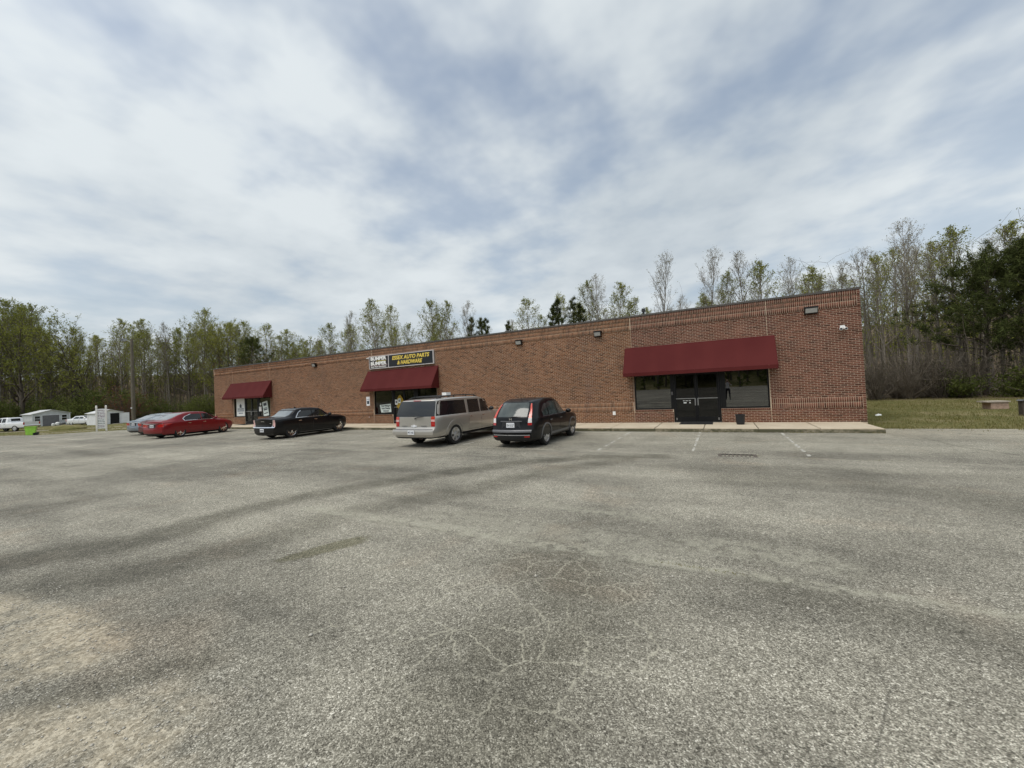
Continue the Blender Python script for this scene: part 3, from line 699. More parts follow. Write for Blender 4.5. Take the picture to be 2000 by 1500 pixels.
# shopfronts
def shopfront(a, glass, frame='dark_frame', doorstop='dark_frame'):
    yb, yf = .14, .06
    def win(x0, x1):
        m = MB(); t = .055
        m.box(x0, x0 + t, yf, yb, .585, HEAD).box(x1 - t, x1, yf, yb, .585, HEAD).box(x0 + t, x1 - t, yf, yb, .585, .585 + t).box(x0 + t, x1 - t, yf, yb, HEAD - t, HEAD)
        w = m.build('window', frame, bld)
        MB().box(x0 + t - .005, x1 - t + .005, .095, .105, .585 + t - .005, HEAD - t + .005).build('pane', glass, w)
    win(a, a + 1.62); win(a + 3.69, a + 5.31)
    # door unit
    d0, d1 = a + 1.67, a + 3.55; mid = (d0 + d1) / 2
    m = MB(); m.box(d0, d0 + .06, yf - .012, yb, 0, HEAD - .002).box(d1 - .06, d1, yf - .012, yb, 0, HEAD - .002).box(d0 + .06, d1 - .06, yf - .012, yb, 2.16, 2.22)
    m.box(d0 - .05, d0 - .002, yf, yb - .003, .59, HEAD - .004).box(d1 + .002, d1 + .14, yf, yb - .003, .59, HEAD - .004)
    fr = m.build('door_frame', frame, bld)
    MB().box(d0 + .06, d1 - .06, .095, .103, 2.22, HEAD - .003).build('pane', glass, fr)
    for s, (p0, p1) in enumerate(((d0 + .064, mid - .004), (mid + .004, d1 - .064))):
        m = MB(); t = .07
        m.box(p0, p0 + t, yf, yb - .01, .012, 2.152).box(p1 - t, p1, yf, yb - .01, .012, 2.152).box(p0 + t, p1 - t, yf, yb - .01, .012, .24).box(p0 + t, p1 - t, yf, yb - .01, 2.08, 2.152)
        dl = m.build('door', frame, bld)
        MB().box(p0 + t - .004, p1 - t + .004, .094, .102, .235, 2.085).build('pane', 'door_glass' if glass == 'shop_glass' else glass, dl)
        m = MB(); hx = p1 - .05 if s == 0 else p0 + .05
        m.box(p0 + .05, p1 - .05, yf - .05, yf - .025, 1.03, 1.065).box(p0 + .05, p0 + .075, yf - .03, yf - .001, 1.03, 1.065).box(p1 - .075, p1 - .05, yf - .03, yf - .001, 1.03, 1.065)
        m.build('push_bar', 'aluminium', dl)
        m = MB(); m.box(hx - .022, hx + .022, yf - .055, yf - .03, .74, 1.05).box(hx - .015, hx + .015, yf - .032, yf - .001, .76, .79).box(hx - .015, hx + .015, yf - .032, yf - .001, 1.0, 1.028); m.build('handle', 'aluminium', dl)
        px0 = p0 + .02 if s == 0 else p1 - .07
        MB().box(px0, px0 + .045, yf - .02, yf - .002, .10, .20).build('pivot', 'aluminium', dl)
    MB().box(d0, d1, .03, .16, -.004, .011).build('threshold', 'aluminium', bld)
shopfront(BAYS[0][0], 'shop_glass'); shopfront(BAYS[1][0], 'clear_glass'); shopfront(BAYS[2][0], 'clear_glass')

# ------------------------------------------------------------------ awnings
def awning(x0, x1, label):
    e_ = empty('awning', ((x0 + x1) / 2, 0, 2.14), label, 'awning', 'maroon shop awnings')
    w = (x1 - x0) / 2; zt_, zf, zb = 3.50 - 2.14, 2.29 - 2.14, 0.0; P = .75; y0 = -.034
    nx, ny = 28, 8; V = []
    for j in range(ny + 1):
        for i in range(nx + 1):
            u, v = i / nx, j / ny
            rib = abs(((u * 6) % 1) - .5) * 2                    # cloth sags a touch between the ribs
            sag = .014 * (1 - rib ** 2) * math.sin(math.pi * v)
            V.append((-w + 2 * w * u, y0 - (P + y0) * v + sag * .5, zt_ + (zf - zt_) * v - sag))
    fs = [(j * (nx + 1) + i, j * (nx + 1) + i + 1, (j + 1) * (nx + 1) + i + 1, (j + 1) * (nx + 1) + i) for j in range(ny) for i in range(nx)]
    m = MB(); m.add(V, fs); o = m.build('canopy', 'awning_cloth', e_, smooth=60)
    m = MB(); m.box(-w, w, -P - .006, -P + .004, zb, zf - .002); m.build('valance', 'awning_cloth', e_)
    for s in (-1, 1):
        m = MB(); m.prism([(y0, zt_ - .004), (-P + .005, zf - .004), (-P + .005, zb), (y0, zb)], s * w - .004 * s, s * (w + .004), 'x'); m.build('side_panel', 'awning_cloth', e_)
    m = MB()
    for k in range(5):
        x = -w + .02 + (2 * w - .04) * k / 4
        m.tube([(x, y0, zt_ - .03), (x, -P + .03, zf - .03), (x, -P + .03, zb + .03), (x, y0, zb + .03)], .012, 6)
    m.tube([(-w + .02, -P + .03, zb + .03), (w - .02, -P + .03, zb + .03)], .012, 6); m.build('frame', 'aluminium', e_)
awning(-8.62, -2.72, 'maroon cloth awning over the empty shopfront nearest the right end')
awning(-25.62, -19.68, 'maroon cloth awning under the auto parts sign')
awning(-42.40, -36.46, 'maroon cloth awning over the farthest left shopfront')

# ------------------------------------------------------------------ shop sign
sg = empty('shop_sign', (-22.66, 0, 4.04), 'black auto parts and hardware signboard above the middle awning', 'sign')
m = MB(); m.box(-2.72, 2.72, -.13, -.034, -.42, .42); m.build('cabinet', 'sign_frame', sg)
p1 = MB().box(-2.67, -.99, -.136, -.131, -.375, .375).build('panel', 'sign_brown', sg)
p2 = MB().box(-.93, 2.67, -.136, -.131, -.375, .375).build('panel', 'sign_black', sg)
def lett(t, x, z, size, mat, par, **kw): return link('lettering', text_mesh('lettering', t, size, mat, **kw), par, (x, -.139, z))
lett('BUMPER', -1.86, .235, .30, 'letter_white', p1, bold=.014, width=1.42)
lett('to', -2.32, .075, .11, 'letter_white', p1, bold=.004)
MB().box(-2.05, -1.16, -.140, -.137, .055, .10).build('stripe', 'letter_gold', p1)
lett('BUMPER', -1.86, -.085, .30, 'letter_white', p1, bold=.014, width=1.42)
MB().box(-2.6, -1.05, -.140, -.137, -.225, -.212).build('stripe', 'lamp_pink', p1)
lett('Auto Parts Specialists', -1.86, -.29, .13, 'letter_white', p1, bold=.003, width=1.4)
lett('ESSEX AUTO PARTS', .87, .155, .33, 'letter_yellow', p2, bold=.010, shear=.22, width=3.05)
lett('& HARDWARE', .80, -.165, .33, 'letter_yellow', p2, bold=.010, shear=.22, width=2.05)

# ------------------------------------------------------------------ wall fittings
def wall_light(x, label, w=.17):
    e_ = empty('wall_light', (x, -.002, 4.30), label, 'light', 'wall lights under the top brick band')
    m = MB(); m.prism([(-.001, -.12), (-.001, .13), (-.15, .13), (-.20, .09), (-.13, -.11)], -w, w, 'x'); m.build('housing', 'bronze_metal', e_)
    m = MB(); m.prism([(-.199, .080), (-.208, .076), (-.140, -.085), (-.131, -.088)], -w + .025, w - .025, 'x'); m.build('lens', 'lamp_lens', e_)
    m = MB(); m.prism([(-.001, .132), (-.001, .15), (-.215, .15), (-.215, .10), (-.204, .10), (-.152, .132)], -w - .012, w + .012, 'x'); m.build('hood', 'bronze_metal', e_)
wall_light(-31.05, 'small dark wall light between the left and middle awnings')
wall_light(-14.16, 'wall light right of the signboard, above the grey car')
wall_light(-9.87, 'wall light just left of the right awning')
wall_light(-1.5, 'largest wall light, near the right end of the brick wall', .21)
def twin_camera(loc, rz, label):
    e_ = empty('security_camera', loc, label, 'camera', rz=rz)
    m = MB(); m.box(-.07, .07, -.05, 0, -.06, .08); m.build('bracket', 'white_plastic', e_)
    for s in (-1, 1):
        m = MB(); m.tube([(s * .05, -.06, -.01), (s * .07, -.16, -.05), (s * .075, -.20, -.065)], [.036, .05, .054], 10); h = m.build('camera_head', 'white_plastic', e_, smooth=40)
        MB().tube([(s * .0752, -.2005, -.0652), (s * .0756, -.204, -.066)], .036, 10).build('lens', 'print_dark', h)
twin_camera((-.57, -.001, 3.55), 0, 'white security camera on the brick front near the right corner')
twin_camera((.001, .9, 3.55), RAD(90), 'white security camera on the side wall round the right corner')
e_ = empty('security_camera', (-25.55, -.001, 4.38), 'tiny white camera at the left end of the signboard', 'camera')
MB().box(-.05, .05, -.03, 0, -.05, .05).build('bracket', 'white_plastic', e_); MB().tube([(0, -.03, 0), (0, -.15, -.02)], .04, 8).build('camera_head', 'white_plastic', e_)
e_ = empty('outlet_box', (-9.27, -.001, .45), 'white weatherproof outlet box low on the wall beside the right shopfront', 'outlet')
MB().box(-.055, .055, -.05, 0, -.08, .08).build('box', 'white_plastic', e_); MB().box(-.065, .065, -.062, -.051, -.085, .09).build('cover', 'white_plastic', e_)
e_ = empty('parking_sign', (-25.74, -.001, 1.50), 'white and blue accessible parking plate on the wall left of the middle shopfront', 'sign')
MB().box(-.16, .16, -.008, 0, -.30, .30).build('plate', 'plate_white', e_); MB().box(-.10, .10, -.011, -.0085, -.19, .03).build('emblem', 'print_navy', e_)
MB().box(-.11, .11, -.011, -.0085, .12, .15).build('lettering', 'print_blue', e_)
e_ = empty('wall_tap', (-25.6, -.001, .46), 'small tap on the low wall left of the middle shopfront', 'tap')
MB().tube([(0, 0, 0), (0, -.08, 0), (0, -.11, -.05)], .018, 8).build('spout', 'aluminium', e_); MB().lathe([(.035, .03), (.035, .045)], 8, c=(0, -.07, 0)).build('handle', 'lamp_red', e_)
e_ = empty('keypad', (-6.665 , .058, 1.30), 'small keypad box on the frame left of the dark double doors', 'keypad')
MB().box(-.04, .04, -.03, 0, -.09, .09).build('box', 'trim_black', e_); MB().box(-.03, .03, -.033, -.0305, -.07, .07).build('face', 'trim_grey', e_)

# things standing at the doors
bk = empty('bucket', (-4.10, -.95, 0), 'black plastic bucket on the sidewalk under the right window', 'bucket')
m = MB(); m.lathe([(.135, .0), (.138, .012), (.165, .36), (.175, .362), (.175, .395), (.160, .395), (.150, .06), (.0, .055)], 24); m.build('tub', 'black_plastic', bk, smooth=35)
m = MB(); m.tube([(.17 * math.cos(t), -.03 - .10 * math.sin(t) * .4, .36 - .10 * math.sin(t)) for t in np.linspace(0, math.pi, 9)], .004, 6); m.build('handle', 'aluminium', bk)
def mat(x0, x1, y0, y1, label):
    m = MB(); m.box(x0, x1, y0, y1, .003, .014)
    for i in range(int((y1 - y0) / .05)): m.box(x0 + .02, x1 - .02, y0 + .015 + i * .05, y0 + .04 + i * .05, .0142, .018)
    tag(m.build('door_mat', 'rubber_mat'), label, 'mat')
mat(-6.35, -5.08, -.98, -.08, 'black ribbed door mat before the dark double doors')
mat(-40.3, -38.7, -.98, -.10, 'dark door mat before the farthest left shopfront')
e_ = empty('door_papers', (-5.9, .05, .90), 'small white stickers on the left dark glass door', 'sticker')
for i, (x, z, w, h) in enumerate(((-.42, .05, .07, .03), (-.30, .05, .10, .035), (-.18, .055, .09, .03), (-.37, -.04, .12, .05), (-.17, -.04, .06, .05))):
    MB().box(x - w / 2 + .12, x + w / 2 + .12, .041, .0435, z - h / 2, z + h / 2).build('sticker', 'paper', e_)

# posters and things seen in the middle shopfront
a = BAYS[1][0]
e_ = empty('paper_sign', (a + .95, .09, .72), 'pale handwritten sign leaning inside the left window of the auto parts shop', 'sign')
m = MB(); m.add([(-.52, 0, .50), (-.40, -.01, 0), (.50, -.01, .02), (.46, 0, .56), (-.52, .004, .50), (-.40, -.006, 0), (.50, -.006, .02), (.46, .004, .56)], [(0, 1, 2, 3), (7, 6, 5, 4), (0, 4, 5, 1), (1, 5, 6, 2), (2, 6, 7, 3), (3, 7, 4, 0)])
e_.location.y = .088
b1 = m.build('board', 'paper_tint', e_)
for t, z, w in (('Auto Wiring N', .43, .80), ('Lawn Cleanup', .27, .72), ('Unlimited', .10, .50)):
    o = link('lettering', text_mesh('lettering', t, .15, 'print_dark', bold=.004, width=w, depth=.001), b1, (.02, -.013, z))
e_ = empty('hanging_decoration', (a + 2.30, .03, 1.35), 'oval yellow decoration hanging on the middle shop door', 'decoration')
bm = bmesh.new(); bmesh.ops.create_icosphere(bm, subdivisions=4, radius=1)
for v in bm.verts:
    n = mnoise.noise(v.co * 5) * .10 + mnoise.noise(v.co * 12) * .05; v.co = Vector((v.co.x * .30 * (1 + n) * (1 - .25 * v.co.z), v.co.y * .035 - .012, v.co.z * .46 * (1 + n)))
me = bpy.data.meshes.new('body'); bm.to_mesh(me); bm.free(); me.materials.append(MATS['yellow_fur']); link('body', me, e_)
for x, z, w, h, mt in ((-.26, .02, .22, .32, 'paper'), (.0, .10, .20, .30, 'paper_tint'), (.30, -.22, .15, .20, 'paper')):
    q = MB().box(x - w / 2, x + w / 2, -.075, -.070, z - h / 2, z + h / 2).build('notice', mt, e_)
    MB().box(x - w * .25, x + w * .25, -.0775, -.0755, z - h * .22, z + h * .25).build('print', 'print_dark' if mt == 'paper' else 'trim_grey', q)
e_ = empty('shelf_display', (a + 1.0, .9, 0), 'grey shelf with pale goods inside the auto parts shop window', 'shelf')
m = MB(); m.box(-.65, .75, -.2, .25, .0, .62).box(-.65, .75, .21, .25, .622, 1.5); m.build('rack', 'interior_wall', e_)
for x, z, w, h in ((.05, .95, .2, .36), (.34, .86, .2, .2), (-.35, .9, .25, .3)): MB().box(x - w / 2, x + w / 2, .05, .18, .64, .64 + h * 1.6).build('carton', 'paper' if x > 0 else 'shed_grey', e_)
# left shopfront
a = BAYS[2][0]
e_ = empty('window_poster', (a + .88, .088, 1.45), 'white poster with a dark blue emblem filling the left window of the farthest shop', 'poster')
pb = MB().box(-.60, .66, -.004, 0, -.78, .85).build('sheet', 'paper', e_)
m = MB(); m.prism([(-.14, -.10), (.14, -.10), (.14, .08), (.20, .08), (.0, .26), (-.2, .08), (-.14, .08)], -.0075, -.0045, 'y'); m.build('emblem', 'print_navy', pb, loc=(.03, 0, .02))
for z, w, h, mt in ((-.17, .95, .10, 'print_navy'), (-.33, 1.0, .09, 'print_blue'), (-.53, .62, .08, 'print_blue')):
    m = MB(); x = -w / 2; rq = random.Random(int(z * 100))
    while x < w / 2 - .05: wl = rq.uniform(.04, .09); m.box(x + .03, x + wl + .03, -.0075, -.0045, z - h / 2, z + h / 2 * rq.uniform(.6, 1)); x += wl + .02
    m.build('lettering', mt, pb)
e_ = empty('window_notice', (a + 4.62, .080, .68), 'tall pale notice board leaning in the right window of the farthest shop', 'notice', rz=0)
e_.rotation_euler = (0, RAD(-9), 0)
nb = MB().box(-.36, .36, -.012, 0, -.03, 1.16).build('sheet', 'paper_tint', e_)
for z, w, h in ((.92, .42, .22), (.62, .5, .05), (.5, .5, .10), (.2, .55, .07)): MB().box(-w / 2, w / 2, -.0155, -.0125, z - h / 2, z + h / 2).build('lettering', 'print_dark', nb)
e_ = empty('mail_box', (a + 3.92, .045, 1.2), 'small white box with a paper hanging on the frame of the farthest shop door', 'box')
MB().box(-.15, .15, -.06, 0, -.16, .22).build('box', 'white_plastic', e_); MB().box(-.08, .08, -.02, 0, .32, .52).build('notice', 'paper', e_)

# ------------------------------------------------------------------ vehicles
def ip(tab, t):
    """smooth (monotone-ish) interpolation through (t, v) pairs"""
    n = len(tab)
    if t <= tab[0][0]: return tab[0][1]
    if t >= tab[-1][0]: return tab[-1][1]
    for i in range(n - 1):
        t0, v0 = tab[i]; t1, v1 = tab[i + 1]
        if t <= t1:
            def slope(k):
                if k <= 0 or k >= n - 1: return 0 if n > 2 else (v1 - v0) / (t1 - t0)
                a = (tab[k][1] - tab[k - 1][1]) / (tab[k][0] - tab[k - 1][0]); b = (tab[k + 1][1] - tab[k][1]) / (tab[k + 1][0] - tab[k][0])
                return 0 if a * b <= 0 else 2 * a * b / (a + b)
            h = t1 - t0; s = (t - t0) / h; m0 = slope(i) if i else (v1 - v0) / h; m1 = slope(i + 1) if i < n - 2 else (v1 - v0) / h
            return (2 * s ** 3 - 3 * s * s + 1) * v0 + (s ** 3 - 2 * s * s + s) * h * m0 + (-2 * s ** 3 + 3 * s * s) * v1 + (s ** 3 - s * s) * h * m1
class Car:
    SF = (0.0, 1 / 3, 2 / 3, 1.0)
    def __init__(s, spec): s.__dict__.update(spec)
    def half(s, u):
        x = u * s.L; a = max(0, 1 - x / s.taper_r[1]); b = max(0, 1 - (s.L - x) / s.taper_f[1])
        return s.Wd * (1 - s.taper_r[0] * a ** 2.2 - s.taper_f[0] * b ** 2.2)
    def ring(s, u):
        w = s.half(u); zt = ip(s.top, u); zb = min(ip(s.belt, u), zt - .035); zu = s.zu; h = zt - zb
        bl = min(1.0, max(0.0, (h - .06) / .25)); rw = (s.roofw * bl + .80 * (1 - bl)) * w
        y0 = .955 * w
        pts = [(.86 * w, zu), (.945 * w, zu + .05), (.975 * w, zu + .14), (.99 * w, zu + .26), (w, zu + .5 * (zb - zu)), (1.0 * w, zb - .20), (.995 * w, zb - .10), (.982 * w, zb - .045), (.962 * w, zb - .012), (y0, zb)]
        rc = min(.06, h * .35)
        for t in (.18, .38, .58, .78): pts.append((y0 + (rw - y0) * t * (1 + .12 * (t - 1)), zb + (h - rc) * t))
        pts += [(rw + .012, zt - rc * 1.0), (rw - .012, zt - rc * .62), (rw - .045, zt - rc * .30)]
        return pts, zt - rc * .30, zt
    def X(s, u, z): a = ip(s.xr, z); return a + (ip(s.xf, z) - a) * u
    def U(s, x, z): a = ip(s.xr, z); return (x - a) / (ip(s.xf, z) - a)
    def side(s, x, z):
        pts, _, _ = s.ring(min(1, max(0, s.U(x, z))))
        for (ya, za), (yb, zb) in zip(pts[:-1], pts[1:]):
            if za <= z <= zb: return ya + (yb - ya) * (z - za) / max(1e-6, zb - za)
        return pts[-1][0] if z > pts[-1][1] else pts[0][0]
    def rearx(s, y, z):
        pts, _, _ = s.ring(0); w = s.side(ip(s.xr, z), z); return ip(s.xr, z) - s.bulge_r * (1 - min(1, abs(y) / w) ** 2)
    def frontx(s, y, z): w = s.side(ip(s.xf, z), z); return ip(s.xf, z) + s.bulge_f * (1 - min(1, abs(y) / w) ** 2)
    def toppt(s, u, f):
        pts, ze, zt = s.ring(u); y = pts[-1][0] * f; z = zt - (zt - ze) * f * f; return Vector((s.X(u, z), y, z))
    def body(s):
        us = s.us; V = []; F = []; rings = []
        for u in us:
            pts, ze, zt = s.ring(u); r = []
            half_r = [(pts[0][0] * f, s.zu) for f in s.SF[:3]] + pts + [(pts[-1][0] * f, zt - (zt - ze) * f * f) for f in (2 / 3, 1 / 3, 0)]
            full = half_r + [(-y, z) for y, z in half_r[-2:0:-1]]
            for y, z in full: r.append(len(V)); V.append((s.X(u, z), y, z))
            rings.append(r)
        n = len(rings[0]); hn = (n + 2) // 2
        for a, b in zip(rings[:-1], rings[1:]):
            for k in range(n): F.append((a[k], a[(k + 1) % n], b[(k + 1) % n], b[k]))
        for ri, bul, sg in ((0, -s.bulge_r, 1), (-1, s.bulge_f, -1)):
            r = rings[ri]; rows = []; np_ = hn - 6
            for j in range(np_):
                li = 3 + j; ri2 = (n - li) % n
                if j == 0: row = [r[3], r[2], r[1], r[0], r[n - 1], r[n - 2], r[n - 3]]
                elif j == np_ - 1: row = [r[li], r[li + 1], r[li + 2], r[li + 3], r[li + 4], r[li + 5], r[ri2]]
                else:
                    y, z = V[r[li]][1:]; x0 = V[r[li]][0]; row = [r[li]]
                    for f in (2 / 3, 1 / 3, 0, -1 / 3, -2 / 3): row.append(len(V)); V.append((x0 + bul * (1 - f * f), y * f, z))
                    row.append(r[ri2])
                rows.append(row)
            for f, j in ((2 / 3, 1), (1 / 3, 2), (0, 3), (-1 / 3, 4), (-2 / 3, 5)):      # bulge the edge rows too
                for row in (rows[0], rows[-1]): v = V[row[j]]; V[row[j]] = (v[0] + bul * (1 - f * f), v[1], v[2])
            for a, b in zip(rows[:-1], rows[1:]):
                for k in range(6): F.append((a[k], a[k + 1], b[k + 1], b[k]))
        me = bpy.data.meshes.new('body'); me.from_pydata(V, [], F); bm = bmesh.new(); bm.from_mesh(me); bmesh.ops.recalc_face_normals(bm, faces=bm.faces); bm.to_mesh(me); bm.free()
        return me
    def patch(s, fn, rows, out, off, nx=8, thick=.012):
        """rows [(v, a, b)]: a thin solid laid on a surface; fn(a, v) -> point, out = outward direction"""
        V = []; F = []; R = []
        fine = []
        for (v0, a0, b0), (v1, a1, b1) in zip(rows[:-1], rows[1:]):
            k = 3
            for i in range(k): t = i / k; fine.append((v0 + (v1 - v0) * t, a0 + (a1 - a0) * t, b0 + (b1 - b0) * t))
        fine.append(rows[-1])
        for lay in (off, off - thick):
            for v, a, b in fine:
                for i in range(nx + 1): p = Vector(fn(a + (b - a) * i / nx, v)); V.append(p + Vector(out) * lay)
        m = len(fine); w = nx + 1; o = m * w
        for j in range(m - 1):
            for i in range(nx): q = (j * w + i, j * w + i + 1, (j + 1) * w + i + 1, (j + 1) * w + i); F.append(q); F.append(tuple(o + t for t in q[::-1]))
        for i in range(nx): F.append((i + 1, i, o + i, o + i + 1)); e_ = (m - 1) * w; F.append((e_ + i, e_ + i + 1, o + e_ + i + 1, o + e_ + i))
        for j in range(m - 1): F.append((j * w, (j + 1) * w, o + (j + 1) * w, o + j * w)); a = j * w + nx; b = a + w; F.append((b, a, o + a, o + b))
        mb = MB(); mb.add(V, F); return mb
    def sidep(s, rows, sg, off=.006, nx=8): return s.patch(lambda x, z: (x, sg * s.side(x, z), z), rows, (0, sg, 0), off, nx)
    def rearp(s, rows, off=.008, nx=8): return s.patch(lambda y, z: (s.rearx(y, z), y, z), rows, (-1, 0, 0), off, nx)
    def frontp(s, rows, off=.008, nx=8): return s.patch(lambda y, z: (s.frontx(y, z), y, z), rows, (1, 0, 0), off, nx)
    def topp(s, rows, off=.006, nx=8, d=(0, 0, 1)): return s.patch(lambda f, u: s.toppt(u, f), rows, d, off, nx)

WHEEL_CACHE = {}
def make_wheel(par, x, y, R, wd, style, rimmat, sg):
    key = (round(R, 3), style, rimmat)
    if key not in WHEEL_CACHE:
        r0 = R * (.66 if style != 'steel' else .60)
        t = MB(); t.lathe([(r0, -wd * .42), (r0 + .03, -wd * .5), (R * .93, -wd * .5), (R * .985, -wd * .40), (R, -wd * .25), (R, wd * .25), (R * .985, wd * .40), (R * .93, wd * .5), (r0 + .03, wd * .5), (r0, wd * .42)], 32, 'y', closed=True)
        tm = t.mesh('tyre', 'rubber', 35)
        m = MB(); m.lathe([(r0 * 1.01, wd * .44), (r0 * .99, wd * .47), (r0 * .93, wd * .45), (r0 * .90, wd * .30), (r0 * .90, -wd * .4), (r0 * 1.01, -wd * .42)], 32, 'y', closed=True)
        n = {'five': 5, 'six': 6, 'seven': 7, 'ten': 10, 'steel': 8}[style]; sw = {5: .36, 6: .32, 7: .26, 10: .15, 8: .20}[n]
        for k in range(n):
            a = 2 * math.pi * k / n + .3; c, s_ = math.cos(a), math.sin(a); vs = []
            for rr, hw, yo, yi in ((r0 * .16, sw * r0 * .42, wd * .42, wd * .30), (r0 * .55, sw * r0 * .55, wd * .40, wd * .30), (r0 * .93, sw * r0 * .72, wd * .45, wd * .34)):
                for q, yy in ((-hw, yo), (hw, yo), (hw, yi), (-hw, yi)): vs.append((rr * c - q * s_, yy, rr * s_ + q * c))
            m.add(vs, [(i * 4 + j, i * 4 + (j + 1) % 4, i * 4 + 4 + (j + 1) % 4, i * 4 + 4 + j) for i in range(2) for j in range(4)])
        m.lathe([(r0 * .20, wd * .30), (r0 * .20, wd * .46), (r0 * .12, wd * .48)], 16, 'y')
        rm = m.mesh('rim', rimmat, 35)
        d = MB(); d.lathe([(r0 * .90, wd * .05), (r0 * .90, wd * .10)], 24, 'y'); dm = d.mesh('brake', 'underbody', 35)
        WHEEL_CACHE[key] = (tm, rm, dm)
    tm, rm, dm = WHEEL_CACHE[key]
    w = link('wheel', tm, par, (x, y, R)); w.rotation_euler = (0, 0, 0 if sg > 0 else math.pi)
    link('rim', rm, w); link('brake', dm, w)
    return w

def build_car(spec, loc, rz, label, cat='car', group=None):
    c = Car(spec); root = empty(spec['name'], loc, label, cat, group, rz); P = spec['paint']
    me = c.body(); me.materials.append(MATS[P]); me.materials.append(MATS['underbody'])
    o = link('body', me, root)
    # wheel arches are cut out of the shell
    cut = MB()
    for xw in (spec['xw_r'], spec['xw_f']):
        for sg in (-1, 1):
            ra = spec['arch']; ya, yb = sg * (spec['Wd'] + .2), sg * (spec['Wd'] - .30)
            cut.lathe([(ra, min(ya, yb)), (ra, max(ya, yb))], 36, 'y', (xw, 0, spec['R'] + .01))
    co = cut.build('cutter', 'underbody')
    md = o.modifiers.new('arches', 'BOOLEAN'); md.operation = 'DIFFERENCE'; md.object = co; md.solver = 'EXACT'
    bpy.context.view_layer.update()
    nm = bpy.data.meshes.new_from_object(o.evaluated_get(bpy.context.evaluated_depsgraph_get()))
    o.modifiers.clear(); old = o.data; o.data = nm; bpy.data.meshes.remove(old); bpy.data.objects.remove(co)
    nm.name = 'body'; nm.materials.clear(); nm.materials.append(MATS[P]); nm.materials.append(MATS['underbody']); nm.materials.append(MATS[spec.get('lower', P)])
    for p in nm.polygons:
        ctr = p.center; p.material_index = 0
        for xw in (spec['xw_r'], spec['xw_f']):
            if math.hypot(ctr.x - xw, ctr.z - spec['R'] - .01) < spec['arch'] + .004 and abs(ctr.y) < spec['Wd'] - .004 and (abs(p.normal.y) < .6 or abs(ctr.y) < spec['Wd'] - .2): p.material_index = 1
        if ctr.z < spec['zu'] + .03: p.material_index = 1
        elif ctr.z < spec.get('lowz', 0): p.material_index = 2 if p.material_index == 0 else 1
    nm.polygons.foreach_set('use_smooth', [True] * len(nm.polygons)); nm.set_sharp_from_angle(angle=RAD(spec.get('sharp', 38)))
    for xw in (spec['xw_r'], spec['xw_f']):
        for sg in (-1, 1): make_wheel(root, xw, sg * (spec['Wd'] - .125), spec['R'], spec.get('tw', .22), spec['wheel'], spec['rim'], sg)
    MB().box(.75, spec['L'] - .7, -.58, .58, spec['zu'] - .07, spec['zu'] + .06).build('underfloor_shade_block', 'underbody', root)  # box added under the floor to block light and deepen the shade there
    G = spec.get('glass', 'car_glass')
    for sg in (-1, 1):
        for rows in spec['windows']:
            w = c.sidep(rows, sg, .004, 8).build('window', G, root, smooth=50)
        if 'chrome_line' in spec:
            for rows in spec['chrome_line']: c.sidep(rows, sg, .010, 14).build('trim', spec.get('chrome_mat', 'chrome'), root, smooth=50)
        for rows in spec.get('doors', []):
            g_ = .011; c.sidep([(rows[0][0] - g_, rows[0][1] - g_, rows[0][2] + g_)] + [(z, a - g_, b + g_) for z, a, b in rows[1:-1]] + [(rows[-1][0] + g_, rows[-1][1] - g_, rows[-1][2] + g_)], sg, .002, 10).build('door_gap', 'seam_dark', root, smooth=50)
            d = c.sidep(rows, sg, .005, 10).build('door', P, root, smooth=50)
            hx, hz = rows[0][1] + .18, rows[-1][0] - .11
            hx = rows[-1][1] + .12
            y = c.side(hx, hz)
            MB().box(hx - .09, hx + .09, sg * (y + .012) - .012, sg * (y + .012) + .018, hz - .016, hz + .016).build('handle', spec.get('handle', P), d)
        for rows, mt in spec.get('side_strips', []): c.sidep(rows, sg, .012, 16).build('moulding', mt, root, smooth=50)
        if spec.get('arch_trim'):
            for xw in (spec['xw_r'], spec['xw_f']):
                m = MB(); V = []
                ths = np.linspace(-.25, math.pi + .25, 23)
                for th in ths:
                    for rr, of in ((spec['arch'] - .005, -.02), (spec['arch'] - .005, .016), (spec['arch'] + spec['arch_trim'], .016), (spec['arch'] + spec['arch_trim'], -.02)):
                        x, z = xw + rr * math.cos(th), spec['R'] + .01 + rr * math.sin(th); z = max(z, spec['zu'] + .02)
                        V.append((x, sg * (c.side(x, z) + of), z))
                m.add(V, [(i * 4 + j, i * 4 + (j + 1) % 4, i * 4 + 4 + (j + 1) % 4, i * 4 + 4 + j) for i in range(22) for j in range(4)])
                m.build('arch_trim', spec['arch_mat'], root, smooth=50)
        # mirror
        mx, mz = spec['mirror']; y = c.side(mx, mz)
        bm = bmesh.new(); bmesh.ops.create_icosphere(bm, subdivisions=3, radius=1)
        for v in bm.verts: v.co = Vector((mx + v.co.x * .09, sg * (y + .13) + v.co.y * .115, mz + .05 + v.co.z * .082))
        mm = bpy.data.meshes.new('mirror'); bm.to_mesh(mm); bm.free(); mm.materials.append(MATS[spec.get('mirror_mat', P)]); mm.polygons.foreach_set('use_smooth', [True] * len(mm.polygons)); mr = link('mirror', mm, root)
        MB().tube([(mx + .02, sg * (y - .02), mz), (mx + .02, sg * (y + .10), mz + .03)], .025, 6).build('arm', 'trim_black', mr)
    for kind, rows in spec.get('top_glass', []):
        c.topp(rows, .008, 10, (0, 0, 1)).build('windscreen' if kind == 'f' else 'rear_window', spec.get('rglass', G) if kind == 'r' else G, root, smooth=50)
